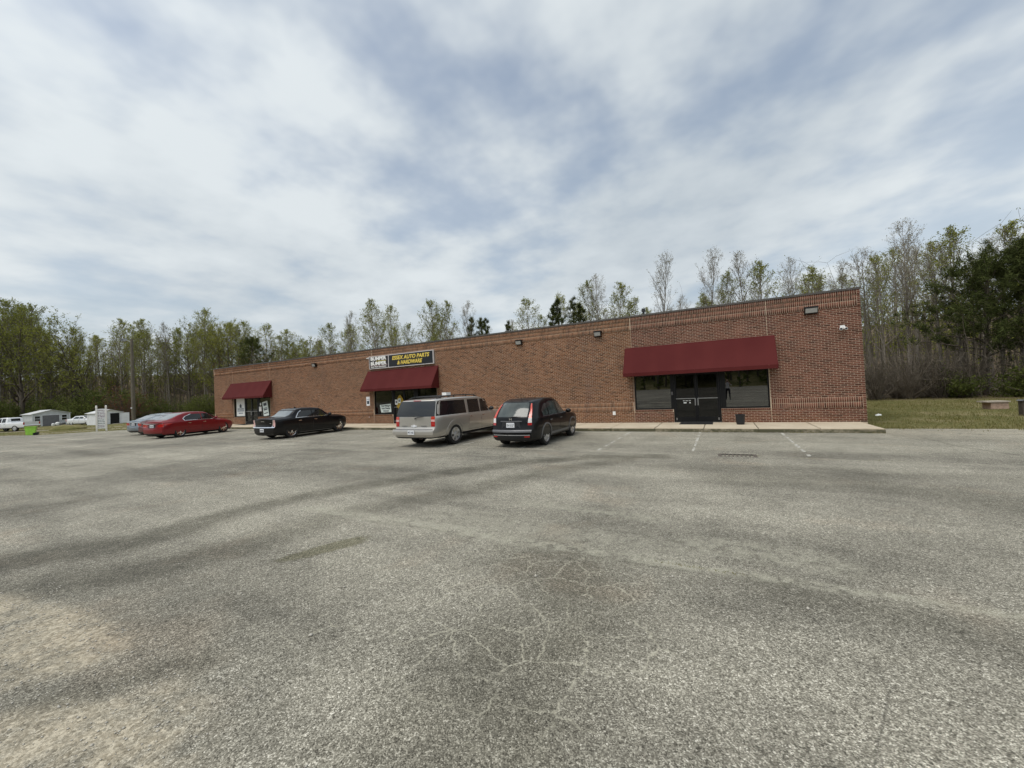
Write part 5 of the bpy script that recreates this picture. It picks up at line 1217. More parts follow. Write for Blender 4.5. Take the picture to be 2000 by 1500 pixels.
TREES = [(-125.9,-1.6,23.3,'f'),(-124.9,1.7,23.3,'f'),(-126.1,4.4,24.7,'f'),(-123.6,5.9,22.4,'f'),(-122.1,7.6,17.9,'f'),(-122.8,11.3,19.8,'f'),(-124.5,15.6,18.4,'f'),(-119.7,17.4,21.1,'f'),(-115.6,19.4,21.2,'f'),(-107.3,20.8,19.8,'f'),(-105.4,23.6,21.6,'f'),(-101.0,24.4,21.7,'f'),(-96.5,25.2,19.6,'f'),(-93.6,25.7,20.1,'f'),(-90.4,26.9,18.6,'f'),(-88.9,30.1,17.8,'f'),(-83.4,31.1,16.7,'f'),(-78.5,32.2,15.8,'f'),(-71.3,32.6,16.0,'f'),(-63.7,31.0,17.3,'f'),(-57.8,31.5,18.2,'f'),(-55.1,32.4,17.2,'f'),(-51.8,32.7,13.8,'f'),(-46.4,32.8,17.5,'f'),(-43.6,33.2,16.2,'f'),(-38.3,31.3,15.5,'f'),(-36.7,33.1,12.1,'f'),(-32.5,33.7,12.4,'f'),(-29.0,33.5,14.8,'f'),(-27.0,32.6,12.3,'f'),(-24.3,33.6,14.7,'f'),(-21.7,32.5,13.0,'f'),(-20.3,35.2,16.1,'f'),(-18.9,35.0,16.6,'f'),(-15.9,34.0,14.8,'f'),(-14.1,33.2,12.7,'f'),(-10.9,34.8,17.9,'f'),(-8.4,33.6,12.3,'f'),(-5.6,34.1,17.5,'f'),(-3.0,33.3,14.1,'f'),(-1.6,31.8,15.7,'f'),(0.2,30.8,14.8,'f'),(1.9,30.6,15.0,'f'),(3.4,29.2,13.0,'f'),(5.0,27.3,12.4,'f'),(6.9,26.2,13.1,'f'),(9.2,25.2,14.5,'f'),(10.2,22.8,12.0,'f'),(11.2,22.5,13.1,'f'),(12.9,23.5,11.6,'f'),(13.2,22.4,12.1,'f'),(14.2,22.6,12.6,'f'),(16.1,22.5,12.3,'f'),(-128.2,-1.8,18.0,'r0'),(-128.8,-0.2,21.8,'r0'),(-127.6,2.0,20.9,'r0'),(-127.0,4.6,20.9,'r0'),(-123.9,7.2,18.3,'r0'),(-128.7,10.2,14.8,'r0'),(-124.1,11.1,17.6,'r0'),(-120.4,12.7,13.7,'r0'),(-124.4,17.8,15.3,'r0'),(-112.1,18.0,17.8,'r0'),(-112.9,22.6,17.2,'r0'),(-106.9,24.8,16.4,'r0'),(-100.8,24.9,17.8,'r0'),(-98.8,26.4,13.8,'r0'),(-92.5,26.2,18.0,'r0'),(-94.0,29.6,16.0,'r0'),(-86.1,28.2,11.2,'r0'),(-82.7,29.6,15.1,'r0'),(-79.8,30.1,11.5,'r0'),(-76.2,30.3,11.8,'r0'),(-77.0,34.0,14.5,'r0'),(-70.6,33.5,12.5,'r0'),(-59.6,32.7,15.2,'r0'),(-52.2,31.1,11.4,'r0'),(-50.2,34.0,10.4,'r0'),(-42.3,31.1,12.9,'r0'),(-39.2,32.2,13.0,'r0'),(-33.2,32.6,10.1,'r0'),(-28.2,34.6,7.8,'r0'),(-24.9,36.0,10.9,'r0'),(-19.8,35.5,13.0,'r0'),(-17.0,33.5,10.9,'r0'),(-12.8,36.0,13.0,'r0'),(-9.1,35.3,10.3,'r0'),(-5.3,33.8,13.6,'r0'),(-2.2,31.9,11.0,'r0'),(1.0,29.9,11.0,'r0'),(4.1,30.5,11.9,'r0'),(6.0,26.9,9.6,'r0'),(7.6,25.1,12.1,'r0'),(9.4,25.2,11.7,'r0'),(11.0,23.6,11.8,'r0'),(12.4,22.4,8.9,'r0'),(14.1,24.4,10.3,'r0'),(15.4,23.3,10.3,'r0'),(16.5,23.7,11.2,'r0'),(-144.1,0.4,23.9,'r1'),(-137.1,1.2,24.7,'r1'),(-141.5,3.9,21.9,'r1'),(-137.6,5.3,24.1,'r1'),(-140.3,8.3,25.6,'r1'),(-142.0,11.4,20.9,'r1'),(-136.8,12.5,16.5,'r1'),(-134.6,13.9,18.6,'r1'),(-131.7,16.4,18.9,'r1'),(-136.5,20.5,18.4,'r1'),(-133.3,22.0,18.9,'r1'),(-131.5,23.1,21.9,'r1'),(-128.5,24.3,20.7,'r1'),(-119.1,24.4,17.1,'r1'),(-116.8,25.4,19.1,'r1'),(-117.3,28.1,18.6,'r1'),(-109.7,28.2,21.4,'r1'),(-109.1,31.0,18.1,'r1'),(-102.2,30.5,19.9,'r1'),(-99.0,32.9,15.9,'r1'),(-95.1,35.2,15.2,'r1'),(-89.0,35.1,13.1,'r1'),(-88.8,38.2,15.7,'r1'),(-82.3,38.3,14.2,'r1'),(-74.9,36.0,13.4,'r1'),(-73.7,38.2,17.9,'r1'),(-67.5,36.3,15.4,'r1'),(-66.6,39.4,18.6,'r1'),(-58.5,37.2,14.5,'r1'),(-55.2,37.3,11.3,'r1'),(-52.3,38.1,16.3,'r1'),(-46.6,35.8,16.9,'r1'),(-43.1,39.7,13.4,'r1'),(-38.4,40.7,12.7,'r1'),(-33.3,39.2,12.7,'r1'),(-28.8,40.6,11.5,'r1'),(-26.2,40.3,13.3,'r1'),(-22.1,40.3,14.1,'r1'),(-19.8,41.5,16.2,'r1'),(-16.3,41.3,12.8,'r1'),(-13.4,38.5,14.8,'r1'),(-10.7,41.4,14.7,'r1'),(-8.1,38.7,12.0,'r1'),(-6.0,38.5,17.9,'r1'),(-4.3,38.6,14.9,'r1'),(-1.8,37.1,13.7,'r1'),(0.4,35.4,15.6,'r1'),(3.5,37.4,13.7,'r1'),(4.9,33.7,13.5,'r1'),(6.1,32.5,11.4,'r1'),(8.4,33.0,14.1,'r1'),(8.9,30.3,12.7,'r1'),(10.2,31.1,14.1,'r1'),(11.5,30.7,14.7,'r1'),(11.9,27.7,12.8,'r1'),(12.8,28.0,13.6,'r1'),(14.3,30.0,14.0,'r1'),(15.3,28.5,11.7,'r1'),(16.8,28.7,12.4,'r1'),(17.5,27.4,12.4,'r1'),(-156.5,2.1,24.8,'r2'),(-159.6,4.0,25.5,'r2'),(-152.5,4.2,22.4,'r2'),(-154.8,6.2,23.7,'r2'),(-153.4,8.7,26.0,'r2'),(-149.4,10.0,22.0,'r2'),(-158.6,13.2,26.1,'r2'),(-156.7,14.6,18.2,'r2'),(-152.8,15.6,18.5,'r2'),(-147.7,17.3,17.4,'r2'),(-151.2,22.0,15.7,'r2'),(-144.2,23.7,17.3,'r2'),(-141.9,26.7,23.3,'r2'),(-141.2,29.7,22.4,'r2'),(-137.1,31.7,19.9,'r2'),(-132.7,31.9,22.1,'r2'),(-128.5,34.4,23.2,'r2'),(-122.9,36.3,21.9,'r2'),(-119.1,38.9,18.3,'r2'),(-111.3,39.5,17.0,'r2'),(-105.6,40.1,13.9,'r2'),(-98.8,39.2,14.4,'r2'),(-97.7,42.1,14.7,'r2'),(-92.3,41.4,16.7,'r2'),(-90.5,44.9,14.1,'r2'),(-87.6,45.4,13.7,'r2'),(-77.5,41.4,14.5,'r2'),(-73.5,44.3,20.8,'r2'),(-63.5,41.7,16.0,'r2'),(-60.8,43.0,11.2,'r2'),(-55.6,44.7,18.5,'r2'),(-50.7,44.4,18.0,'r2'),(-47.5,46.5,13.9,'r2'),(-40.0,44.1,10.5,'r2'),(-35.7,46.4,14.6,'r2'),(-31.5,43.5,10.2,'r2'),(-26.8,44.9,12.5,'r2'),(-24.0,46.5,14.5,'r2'),(-21.0,46.5,17.3,'r2'),(-17.0,43.8,14.3,'r2'),(-15.1,47.7,16.6,'r2'),(-10.8,43.7,14.0,'r2'),(-8.8,43.5,13.3,'r2'),(-5.1,45.5,16.2,'r2'),(-2.6,42.3,14.5,'r2'),(-0.1,45.3,17.9,'r2'),(1.7,43.9,17.2,'r2'),(4.3,40.2,14.2,'r2'),(6.8,41.4,14.8,'r2'),(8.3,36.9,12.8,'r2'),(9.8,38.4,15.0,'r2'),(10.0,34.5,14.5,'r2'),(12.1,36.9,15.3,'r2'),(13.2,36.0,16.0,'r2'),(14.3,35.6,12.8,'r2'),(15.8,35.2,15.7,'r2'),(17.1,33.6,12.0,'r2'),(17.5,30.8,13.7,'r2'),(18.8,31.9,13.5,'r2'),(19.9,31.6,12.8,'r2'),(-175.8,4.8,30.2,'r3'),(-169.5,5.6,28.1,'r3'),(-169.2,8.0,25.6,'r3'),(-170.8,10.5,25.7,'r3'),(-167.5,13.4,27.6,'r3'),(-166.2,17.0,23.1,'r3'),(-172.2,20.5,18.6,'r3'),(-166.6,23.3,24.0,'r3'),(-167.8,26.2,20.5,'r3'),(-162.5,27.0,19.0,'r3'),(-159.8,29.1,23.9,'r3'),(-161.0,31.5,21.0,'r3'),(-150.3,31.1,23.3,'r3'),(-154.1,36.2,22.5,'r3'),(-144.7,37.8,24.8,'r3'),(-141.0,40.4,23.0,'r3'),(-130.0,40.0,21.9,'r3'),(-124.5,42.2,24.0,'r3'),(-121.9,43.8,20.0,'r3'),(-120.4,46.5,21.0,'r3'),(-116.2,47.8,17.4,'r3'),(-111.0,50.7,18.3,'r3'),(-103.9,49.8,15.2,'r3'),(-100.9,51.8,18.1,'r3'),(-90.6,48.5,13.7,'r3'),(-89.8,52.9,21.4,'r3'),(-78.5,51.2,22.7,'r3'),(-70.4,52.4,16.9,'r3'),(-60.7,51.7,18.1,'r3'),(-53.1,49.9,19.0,'r3'),(-49.9,53.5,14.5,'r3'),(-43.2,51.1,11.1,'r3'),(-37.9,54.6,15.9,'r3'),(-31.7,50.5,14.3,'r3'),(-27.5,54.9,18.1,'r3'),(-22.4,51.1,17.6,'r3'),(-17.4,52.0,12.0,'r3'),(-12.6,54.3,20.5,'r3'),(-7.8,54.4,14.9,'r3'),(-5.8,49.5,19.8,'r3'),(-2.7,50.7,17.1,'r3'),(0.6,50.8,17.3,'r3'),(3.2,49.1,16.4,'r3'),(4.6,47.8,17.9,'r3'),(6.4,48.5,15.7,'r3'),(7.8,45.1,13.8,'r3'),(9.5,45.8,15.8,'r3'),(11.4,41.5,14.3,'r3'),(13.2,40.8,16.8,'r3'),(14.9,41.2,16.2,'r3'),(15.9,38.6,13.6,'r3'),(17.3,39.3,15.0,'r3'),(18.9,39.1,13.6,'r3'),(20.5,40.2,13.7,'r3'),(22.0,39.5,15.2,'r3'),(22.1,37.0,14.8,'r3'),(23.3,37.0,14.9,'r3')]
rt = random.Random(21)
ADJ = {'poplar': ['slender yellow-green', 'pointed pale green', 'narrow leafing', 'tall olive-tinged'], 'oak': ['broad-crowned green', 'bushy olive', 'spreading leafy'], 'thin': ['nearly leafless grey', 'bare twiggy', 'thin budding']}
def zone(x, y):
    """what the tree stands behind, seen from the lot"""
    d = Vector((x, y, 0)) - Vector((CAM.x, CAM.y, 0)); p = 1000 + 770 * d.dot(_r0) / d.dot(_f)
    for lim, t in ((40, 'behind the white pickup'), (120, 'behind the grey metal shed'), (165, 'behind the old white sedan'), (235, 'behind the white shed'), (300, 'behind the utility pole'), (360, 'behind the grey and dark red sedans'), (417, 'just left of the brick building'),
                   (470, 'above the left end of the roof'), (540, 'above the left awning'), (620, 'above the roof right of the left awning'), (715, 'above the roof left of the signboard'), (855, 'above the auto parts signboard'), (940, 'above the roof over the pewter SUV'), (1040, 'above the roof between signboard and young pines'),
                   (1150, 'behind the young pines over the roof'), (1240, 'above the roof left of the right awning'), (1370, 'above the left half of the right awning'), (1515, 'above the right half of the right awning'), (1600, 'above the largest wall light'), (1690, 'above the right corner of the roof'), (1760, 'beside the right corner of the building'), (1850, 'over the leafless brush at the right'), (1940, 'behind the big right pine')):
        if p < lim: return t
    return 'at the right edge of the picture'
for x, y, H, row in TREES:
    leftw = x < -76; right = x > 0
    if right and row != 'f' and rt.random() < .6: continue
    if not right and not leftw and row != 'f':
        if rt.random() < (.45 if row == 'r0' else .72): continue
        H *= rt.uniform(.78, .95)
    if leftw: kind = rt.choice(['poplar', 'poplar', 'poplar', 'oak', 'thin'])
    else: kind = rt.choice(['poplar', 'poplar', 'thin', 'thin', 'oak'] if not right else ['poplar', 'thin', 'thin', 'thin'])
    if row == 'f' and not leftw: kind = rt.choice(['poplar', 'poplar', 'thin'] if not right else ['thin', 'thin', 'poplar'])
    if right: H *= .95
    i = rt.randrange(3 if kind != 'poplar' else 4)
    lab = ADJ[kind][i] + ' tree ' + {'f': 'in front ', 'r0': '', 'r1': 'farther back ', 'r2': 'deep in ', 'r3': 'far back '}[row] + zone(x, y)
    gr = 'trees of the wood at the right' if right else 'trees of the wood at the left' if leftw else 'trees of the wood behind the roof'
    rise = 13.0 * sstep((y - float(np.interp(x, HILL_X, HILL_Y))) / 70.0)
    place_tree(x, y, H * rt.uniform(.98, 1.03) - rise, kind, i, lab, gr, 'bark_pale' if kind != 'oak' else 'bark_dark', rt.uniform(0, 6.28), sx=rt.uniform(.85, 1.12))
e_ = place_tree(-107.5, 9.8, 20.5, 'oak', 7, 'dark crooked tree leaning left behind the white sheds', None, 'bark_dark', 2.2); e_.rotation_euler = (RAD(-7), RAD(-13), 2.2)
place_tree(-114.6, 2.4, 22.5, 'oak', 8, 'broad tall tree at the left edge of the picture', None, 'bark_dark', .8)

def pine(name, seed, H, x, y, label, group=None, base=.25, wide=.30, tuft=.30, nt_=16, cat='tree', cone=False):
    rs = np.random.RandomState(seed); br = []; T = []
    n = 7; tp = np.zeros((n, 3)); tp[:, 2] = np.linspace(-.2, H, n); tp[:, :2] += np.cumsum(rs.normal(0, .008 * H, (n, 2)), 0); tr = H * .02 * (1 - .9 * np.linspace(0, 1, n)); br.append((tp, tr, 7))
    nb = 44 if not cone else 40
    for k in range(nb):
        t = base + (.985 - base) * (k + rs.rand()) / nb; f = t * (n - 1); i = min(int(f), n - 2); p = tp[i] + (tp[i + 1] - tp[i]) * (f - i); s = (t - base) / (1 - base)
        ln = H * wide * ((1 - s) * .9 + .10 if cone else (.55 + .75 * math.sin(math.pi * min(1, .25 + .7 * s)) - .45 * s)) * rs.uniform(.65, 1.15); az = k * 2.4 + rs.normal(0, .3); inc = 1.35 - .6 * s + rs.normal(0, .12)
        b1, q1 = bough(rs, p, np.array([math.cos(az) * math.sin(inc), math.sin(az) * math.sin(inc), math.cos(inc)]), ln, .012 * H * (1 - s) * .5 + .012, .008, 5, .07, .08); br.append((b1, q1, 4))
        for j in range(6 if not cone else 5):
            i2 = rs.randint(1, 5); d2 = unit(unit(b1[i2] - b1[i2 - 1]) + rs.normal(0, .6, 3) + np.array([0, 0, .15])); b2, q2 = bough(rs, b1[i2], d2, ln * rs.uniform(.15, .38) + .1, .012, .006, 3, .1, .1); br.append((b2, q2, 3)); T += [b2[1], b2[2]]
        T.append(b1[4])
    T = np.array(T); V, F = tubes(br)
    m = len(T) * nt_; P = np.repeat(T, nt_, 0) + rs.normal(0, tuft * .22, (m, 3)); d = rs.normal(0, 1, (m, 3)); d[:, 2] += .55; d /= np.linalg.norm(d, axis=1, keepdims=True)
    w = np.cross(d, rs.normal(0, 1, (m, 3))); w /= np.linalg.norm(w, axis=1, keepdims=True); ln = tuft * rs.uniform(.6, 1.1, (m, 1)); w *= tuft * .055
    LV = np.stack([P - w, P + w, P + d * ln], 1).reshape(-1, 3)
    e_ = empty(name, (x, y, zg(x, y)), label, cat, group); link('trunk', npmesh('trunk', V, F, 'bark_dark', True), e_); link('crown', npmesh('crown', LV, np.arange(3 * m).reshape(-1, 3), 'leaf_pine'), e_)
    return e_
pine('pine_tree', 1, 8.6, 11.3, 20.4, 'big dark pine with a thick black trunk at the right edge', None, .30, .40, .42, 26)
pine('pine_tree', 2, 9.6, 14.2, 20.2, 'dark pine at the far right, partly out of the picture', None, .15, .36, .42, 26)
pine('pine_tree', 3, 13.4, -81.0, 23.3, 'dark green pine above the left awning', None, .25, .30, .45, 22)
for k, (x, y, h) in enumerate(((-23.2, 27.8, 12.3), (-22.3, 28.3, 13.0), (-21.3, 29.8, 13.2), (-20.6, 30.8, 12.6), (-34.8, 30.7, 12.3), (-36.3, 32.1, 12.9), (-38.0, 31.4, 13.1), (-31.3, 31.4, 11.6))):
    pine('young_pine', 40 + k, h, x, y, 'young dark pine just showing over the middle of the roof', 'young pines behind the roof', .2, .20, .34, 20, cone=True)

def shrub(name, seed, x, y, H, Wd, leaf, label, group=None, nst=26, ls=.075, ne=5, bark='bark_twig', cat='shrub', twigs=6):
    rs = np.random.RandomState(seed); br = []; T = []
    for k in range(nst):
        az = rs.uniform(0, 6.28); inc = rs.uniform(.05, .95) * min(1.2, Wd / H); d = np.array([math.cos(az) * math.sin(inc), math.sin(az) * math.sin(inc), math.cos(inc)])
        ln = H * rs.uniform(.7, 1.05); p = np.array([math.cos(az), math.sin(az), 0]) * rs.uniform(0, .10 * Wd) + np.array([0, 0, -.05]); b1, q1 = bough(rs, p, d, ln, .02 + .004 * H, .008, 7, .02, .10); br.append((b1, q1, 4))
        for j in range(twigs):
            i2 = rs.randint(1, 7); d2 = unit(unit(b1[i2] - b1[i2 - 1]) + rs.normal(0, .7, 3)); b2, q2 = bough(rs, b1[i2], d2, ln * rs.uniform(.15, .4), .010, .005, 4, .03, .18); br.append((b2, q2, 3)); T += [b2[1], b2[2], b2[3]]
        T += list(b1[3:])
    V, F = tubes(br); e_ = empty(name, (x, y, zg(x, y)), label, cat, group); link('stem', npmesh('stem', V, F, bark, True), e_)
    if leaf: LV, LF = leaf_quads(rs, np.array(T), ls, ne, .16, .6); link('foliage', npmesh('foliage', LV, LF, leaf), e_)
    return e_
# evergreen thicket behind the sheds: a few built, the others copies
proto = [shrub('shrub', s, 0, 0, 4.0, 5.5, 'leaf_privet', 'green evergreen bush in the thicket behind the white sheds', 'thicket behind the sheds', 34, .11, 6) for s in (1, 2, 3)]
spots = [(-124.5, -2, 3.6), (-121, -.6, 4.2), (-118, .6, 3.8), (-116, 2.6, 4.4), (-114.5, 4.2, 3.6), (-112.5, 5.4, 4.0), (-110, 6.6, 4.6), (-107.5, 7.2, 4.2), (-105, 8.4, 5.2), (-102.5, 9.2, 5.6), (-100, 10.6, 5.0), (-97.5, 12, 4.2), (-101.6, 13.5, 4.5), (-91.5, 18.4, 3.4), (-88.5, 18.6, 3.6), (-86, 20, 3.2), (-95, 15.5, 3.2)]
for i, (x, y, h) in enumerate(spots):
    o = proto[i] if i < 3 else copy_tree(proto[i % 3]); o.location = (x, y, zg(x, y)); o.scale = (h / 4.0,) * 3; o.rotation_euler = (0, 0, i * 1.7)
    o['label'] = ('large' if h > 4.3 else 'low' if h < 3.7 else 'mid-sized') + ' green evergreen bush ' + ('in front of others ' if i % 2 else '') + zone(x, y)
shrub('plum_tree', 11, -93.4, 9.3, 5.8, 7.5, 'leaf_plum', 'rounded purple-red leafed small tree behind the utility pole', None, 34, .085, 2, 'bark_dark', 'tree', 8)
shrub('rusty_oak', 12, -79.5, 25.2, 11.5, 6.5, 'leaf_rust', 'rusty brown leafed tree beside the dark pine above the left awning', None, 30, .12, 2, 'bark_twig', 'tree', 8)
# leafless brush along the edge of the right wood
bp = [shrub('brush', s, 0, 0, 2.6, 3.4, None, 'tangled leafless brown brush at the edge of the right wood', 'leafless brush at the right', 40, twigs=9) for s in (21, 22)]
for i, (x, y) in enumerate(((2.2, 17.5), (3.6, 18.2), (5.0, 17.9), (6.4, 18.7), (6.9, 18.4), (7.9, 19.0), (8.4, 18.2), (9.3, 19.0), (10.4, 19.8), (4.2, 19.8), (5.9, 20.5), (7.6, 21), (12.4, 18.8), (13.6, 18.0))):
    o = bp[i] if i < 2 else copy_tree(bp[i % 2]); s = .8 + .5 * ((i * 37) % 10) / 10; o.location = (x, y, zg(x, y)); o.scale = (s, s, s * (1.0 + .25 * ((i * 13) % 5) / 5)); o.rotation_euler = (0, 0, i * 2.1)
    o['label'] = ('tall' if s > 1.1 else 'low' if s < .95 else 'mid-high') + ' leafless brown brush ' + ('set back ' if y > 18.9 else 'at the grass edge ') + zone(x, y)
gp = shrub('shrub', 31, 0, 0, 1.7, 2.6, 'leaf_privet', 'low green bush at the foot of the big right pine', 'low bushes under the right pines', 24, .06, 6)
for i, (x, y, s) in enumerate(((9.4, 18.0, 1.0), (13.0, 17.2, 1.4), (11.9, 18.0, .8), (14.5, 16.4, 1.5))):
    o = gp if i == 0 else copy_tree(gp); o.location = (x, y, zg(x, y)); o.scale = (s, s, s); o.rotation_euler = (0, 0, i * 1.3)
    o['label'] = ['low green bush left of the big right pine trunk', 'green bush right of the big pine', 'smallest green bush at the pine foot', 'largest green bush at the far right edge'][i]

# depth of the woods: countless thin stems and twigs read as one mass
rs = np.random.RandomState(77); br = []; LP = []
def stem(x, y, h):
    z = zg(x, y) - .1; d = np.array([rs.normal(0, .07), rs.normal(0, .07), 1.0]); b, q = bough(rs, np.array([x, y, z]), d, h, .02 + .0045 * h, .008, 5, .02, .05); br.append((b, q, 3))
    for _ in range(rs.randint(3, 7)):
        i = rs.randint(1, 5); az = rs.uniform(0, 6.28); dd = unit(np.array([math.cos(az), math.sin(az), rs.uniform(.1, 1.2)])); b2, q2 = bough(rs, b[i], dd, h * rs.uniform(.12, .3), .012, .006, 4, .05, .15); br.append((b2, q2, 3)); LP.extend([b2[2], b2[3]])
EDGE = list(zip([-150, -128, -121, -101, -77, -20, -2, 4, 11, 26], [-34, -8, 11, 21, 28, 31, 24, 19, 17.5, 15]))
for (x0, y0), (x1, y1) in zip(EDGE[:-1], EDGE[1:]):
    ln = math.hypot(x1 - x0, y1 - y0); nx_, ny_ = -(y1 - y0) / ln, (x1 - x0) / ln
    if ny_ < 0: nx_, ny_ = -nx_, -ny_
    dens = 13.0 if x1 <= -77 or x0 >= -2 else 4.0
    for _ in range(int(ln * dens)):
        t = rs.rand(); w = 26 * rs.rand() ** 1.3; h = rs.choice([rs.uniform(2, 5), rs.uniform(5, 12)], p=[.55, .45]); stem(x0 + (x1 - x0) * t + nx_ * w, y0 + (y1 - y0) * t + ny_ * w, h)
V, F = tubes(br); us_ = tag(link('undergrowth', npmesh('undergrowth', V, F, 'bark_twig', True)), 'grey-brown tangle of thin stems filling the woods', 'undergrowth', kind='stuff')
LV, LF = leaf_quads(rs, np.array(LP), .07, 1, .12, .6)
link('foliage', npmesh('foliage', LV, LF, 'leaf_oak'), us_)
# wooded rise far behind the trees on every side
def far_wood(name, pts, h0, label, seed, leaf='leaf_oak', lo_=2, per=2.2, ls=.17):
    rs = np.random.RandomState(seed); br = []; LP = []
    for (x0, y0), (x1, y1) in zip(pts[:-1], pts[1:]):
        ln = math.hypot(x1 - x0, y1 - y0)
        for _ in range(int(ln * per)):
            t = rs.rand(); x = x0 + (x1 - x0) * t + rs.normal(0, 5); y = y0 + (y1 - y0) * t + rs.normal(0, 5); h = h0 * rs.uniform(.6, 1.05); z = zg(x, y)
            b, q = bough(rs, np.array([x, y, z]), np.array([rs.normal(0, .03), rs.normal(0, .03), 1.0]), h, .16, .02, 6, .0, .03); br.append((b, q, 4))
            for k in range(11):
                i = rs.randint(lo_, 6); az = rs.uniform(0, 6.28); dd = unit(np.array([math.cos(az), math.sin(az), rs.uniform(.3, 1.4)])); b2, q2 = bough(rs, b[i], dd, h * rs.uniform(.1, .22), .03, .012, 4, .06, .12); br.append((b2, q2, 3)); LP.extend([b2[1], b2[2], b2[3], b2[3]])
    V, F = tubes(br); o = tag(link(name, npmesh(name, V, F, 'bark_twig', True)), label, 'woodland', kind='stuff'); LV, LF = leaf_quads(rs, np.array(LP), ls, 2, .3, .6); link('foliage', npmesh('foliage', LV, LF, leaf), o)
far_wood('distant_woodland', [(-215, -95), (-190, -60), (-165, -30), (-150, 18), (-120, 44), (-80, 56), (-20, 62), (30, 52), (60, 30)], 8.5, 'far trees closing the view behind the woods', 5, 'leaf_oak', 0, 3.4)
far_wood('roadside_woodland', [(-75, -64), (-40, -60), (0, -62), (40, -62), (80, -52)], 9, 'green wooded bank across the lot, mirrored in the shop windows', 6, 'leaf_privet', 0, 3.2, .30)

# ------------------------------------------------------------------ grass blades
rs = np.random.RandomState(5); P = []
n = 60000
gxs = rs.uniform(-.1, 22, n); gys = -1.15 + 20.5 * rs.rand(n) ** 1.25
for x, y in zip(gxs, gys):
    if x < .1 and y > -.02: continue
    cl_ = mnoise.noise(Vector((x * .9, y * .9, 3))) + .5 * mnoise.noise(Vector((x * 3, y * 3, 1)))
    P.append((x, y, zg(x, y) - .02, max(.02, .05 + .045 * cl_ + .03 * rs.rand())))
for x, y in zip(rs.uniform(-125, -47, 26000), rs.uniform(-12, 20, 26000)):
    edge = np.interp(y, [-14, -8.6, -8.3, -4.7, -3, 2], [-104, -104, -56.7, -53, -50, -46])
    if x > edge + .2 or rs.rand() < .25: continue
    cl_ = mnoise.noise(Vector((x * .3, y * .3, 3))); P.append((x, y, zg(x, y) - .02, max(.03, .07 + .06 * cl_)))
for x, y in zip(rs.uniform(-.6, 20, 900), -1.15 - np.abs(rs.normal(0, .35, 900))):
    if mnoise.noise(Vector((x * 1.7, y * 2, 5))) > .12: P.append((x, y, zg(x, y), .05))
for x in rs.uniform(-44, -.2, 2600):
    if mnoise.noise(Vector((x * 1.1, 3, 7))) > .08 - .12 * (x > -5): P.append((x, -2.53 - abs(rs.normal(0, .025)), zg(x, -2.6), .03))
for x in rs.uniform(-10, 8, 1500):
    if mnoise.noise(Vector((x * .8, 9, 7))) > .1: P.append((x, -7.7 - .03 * (x + 5) + rs.normal(0, .03), zg(x, -7.7), .018))
for x in rs.uniform(-10, 3, 1500):
    if mnoise.noise(Vector((x * .9, 1, 7))) > .15: P.append((x, -15.05 + rs.normal(0, .012), zg(x, -15.05), .010))
P = np.array(P); m = len(P); az = rs.uniform(0, 6.28, m); h = P[:, 3] * rs.uniform(.6, 1.6, m); wv = .006 + .004 * rs.rand(m) + .010 * (P[:, 0] < -40); wv[P[:, 3] < .02] *= .45
dx, dy = np.cos(az), np.sin(az); ben = rs.uniform(.1, .7, m) * h
A_ = np.stack([P[:, 0] - dy * wv, P[:, 1] + dx * wv, P[:, 2]], 1); B_ = np.stack([P[:, 0] + dy * wv, P[:, 1] - dx * wv, P[:, 2]], 1); C_ = np.stack([P[:, 0] + dx * ben, P[:, 1] + dy * ben, P[:, 2] + h], 1)
tag(link('grass', npmesh('grass', np.stack([A_, B_, C_], 1).reshape(-1, 3), np.arange(3 * m).reshape(-1, 3), 'grass_blade')), 'short olive and straw grass beside the lot', 'grass', kind='stuff')

# ------------------------------------------------------------------ left side things
def shed(name, loc, rz, w, ln, eave, ridge, wall, label, door, windows):
    e_ = empty(name, loc, label, 'shed', rz=rz); hw = w / 2
    m = MB(); m.prism([(-hw, 0), (hw, 0), (hw, eave), (0, ridge), (-hw, eave)], .0, ln, 'y'); b_ = m.build('wall', wall, e_)
    for k in range(9): MB().box(-hw - .012, -hw - .001, .2 + k * (ln - .4) / 8 - .02, .2 + k * (ln - .4) / 8 + .02, .02, eave - .03).build('rib', wall, b_)
    for sg in (-1, 1):
        m = MB(); m.prism([(sg * (hw + .18), eave - .08), (sg * (hw + .18), eave - .03), (0, ridge + .06), (0, ridge + .005)], -.2, ln + .2, 'y'); m.build('roof', 'shed_roof', e_)
        m = MB(); m.box(sg * hw - .06, sg * hw + .06, -.03, -.002, 0, eave - .1); m.build('corner_trim', 'shed_white', e_)
    x0, x1, h, mt = door
    d = MB().box(x0, x1, -.02, -.004, .02, h).build('door', mt, e_)
    m = MB(); m.box(x0 - .06, x0 - .001, -.035, -.003, 0, h + .06).box(x1 + .001, x1 + .06, -.035, -.003, 0, h + .06).box(x0, x1, -.035, -.003, h + .001, h + .06); m.build('door_frame', 'shed_white', e_)
    for x, z, ww, hh in windows:
        f = MB().box(x - ww / 2 - .05, x + ww / 2 + .05, -.03, -.002, z - hh / 2 - .05, z + hh / 2 + .05).build('window', 'shed_white', e_)
        MB().box(x - ww / 2, x + ww / 2, -.036, -.031, z - hh / 2, z - .03).build('pane', 'car_glass', f); MB().box(x - ww / 2, x + ww / 2, -.036, -.031, z + .03, z + hh / 2).build('pane', 'car_glass', f)
    return e_
s1 = shed('metal_shed', (-100.4, 2.6, zg(-101, 2)), RAD(92), 4.1, 4.4, 2.0, 2.55, 'shed_grey', 'grey metal shed with two windows and a wide dark door', (-.98, .86, 1.72, 'shed_door'), [(-1.5, 1.22, .55, .8), (1.42, 1.26, .55, .8)])
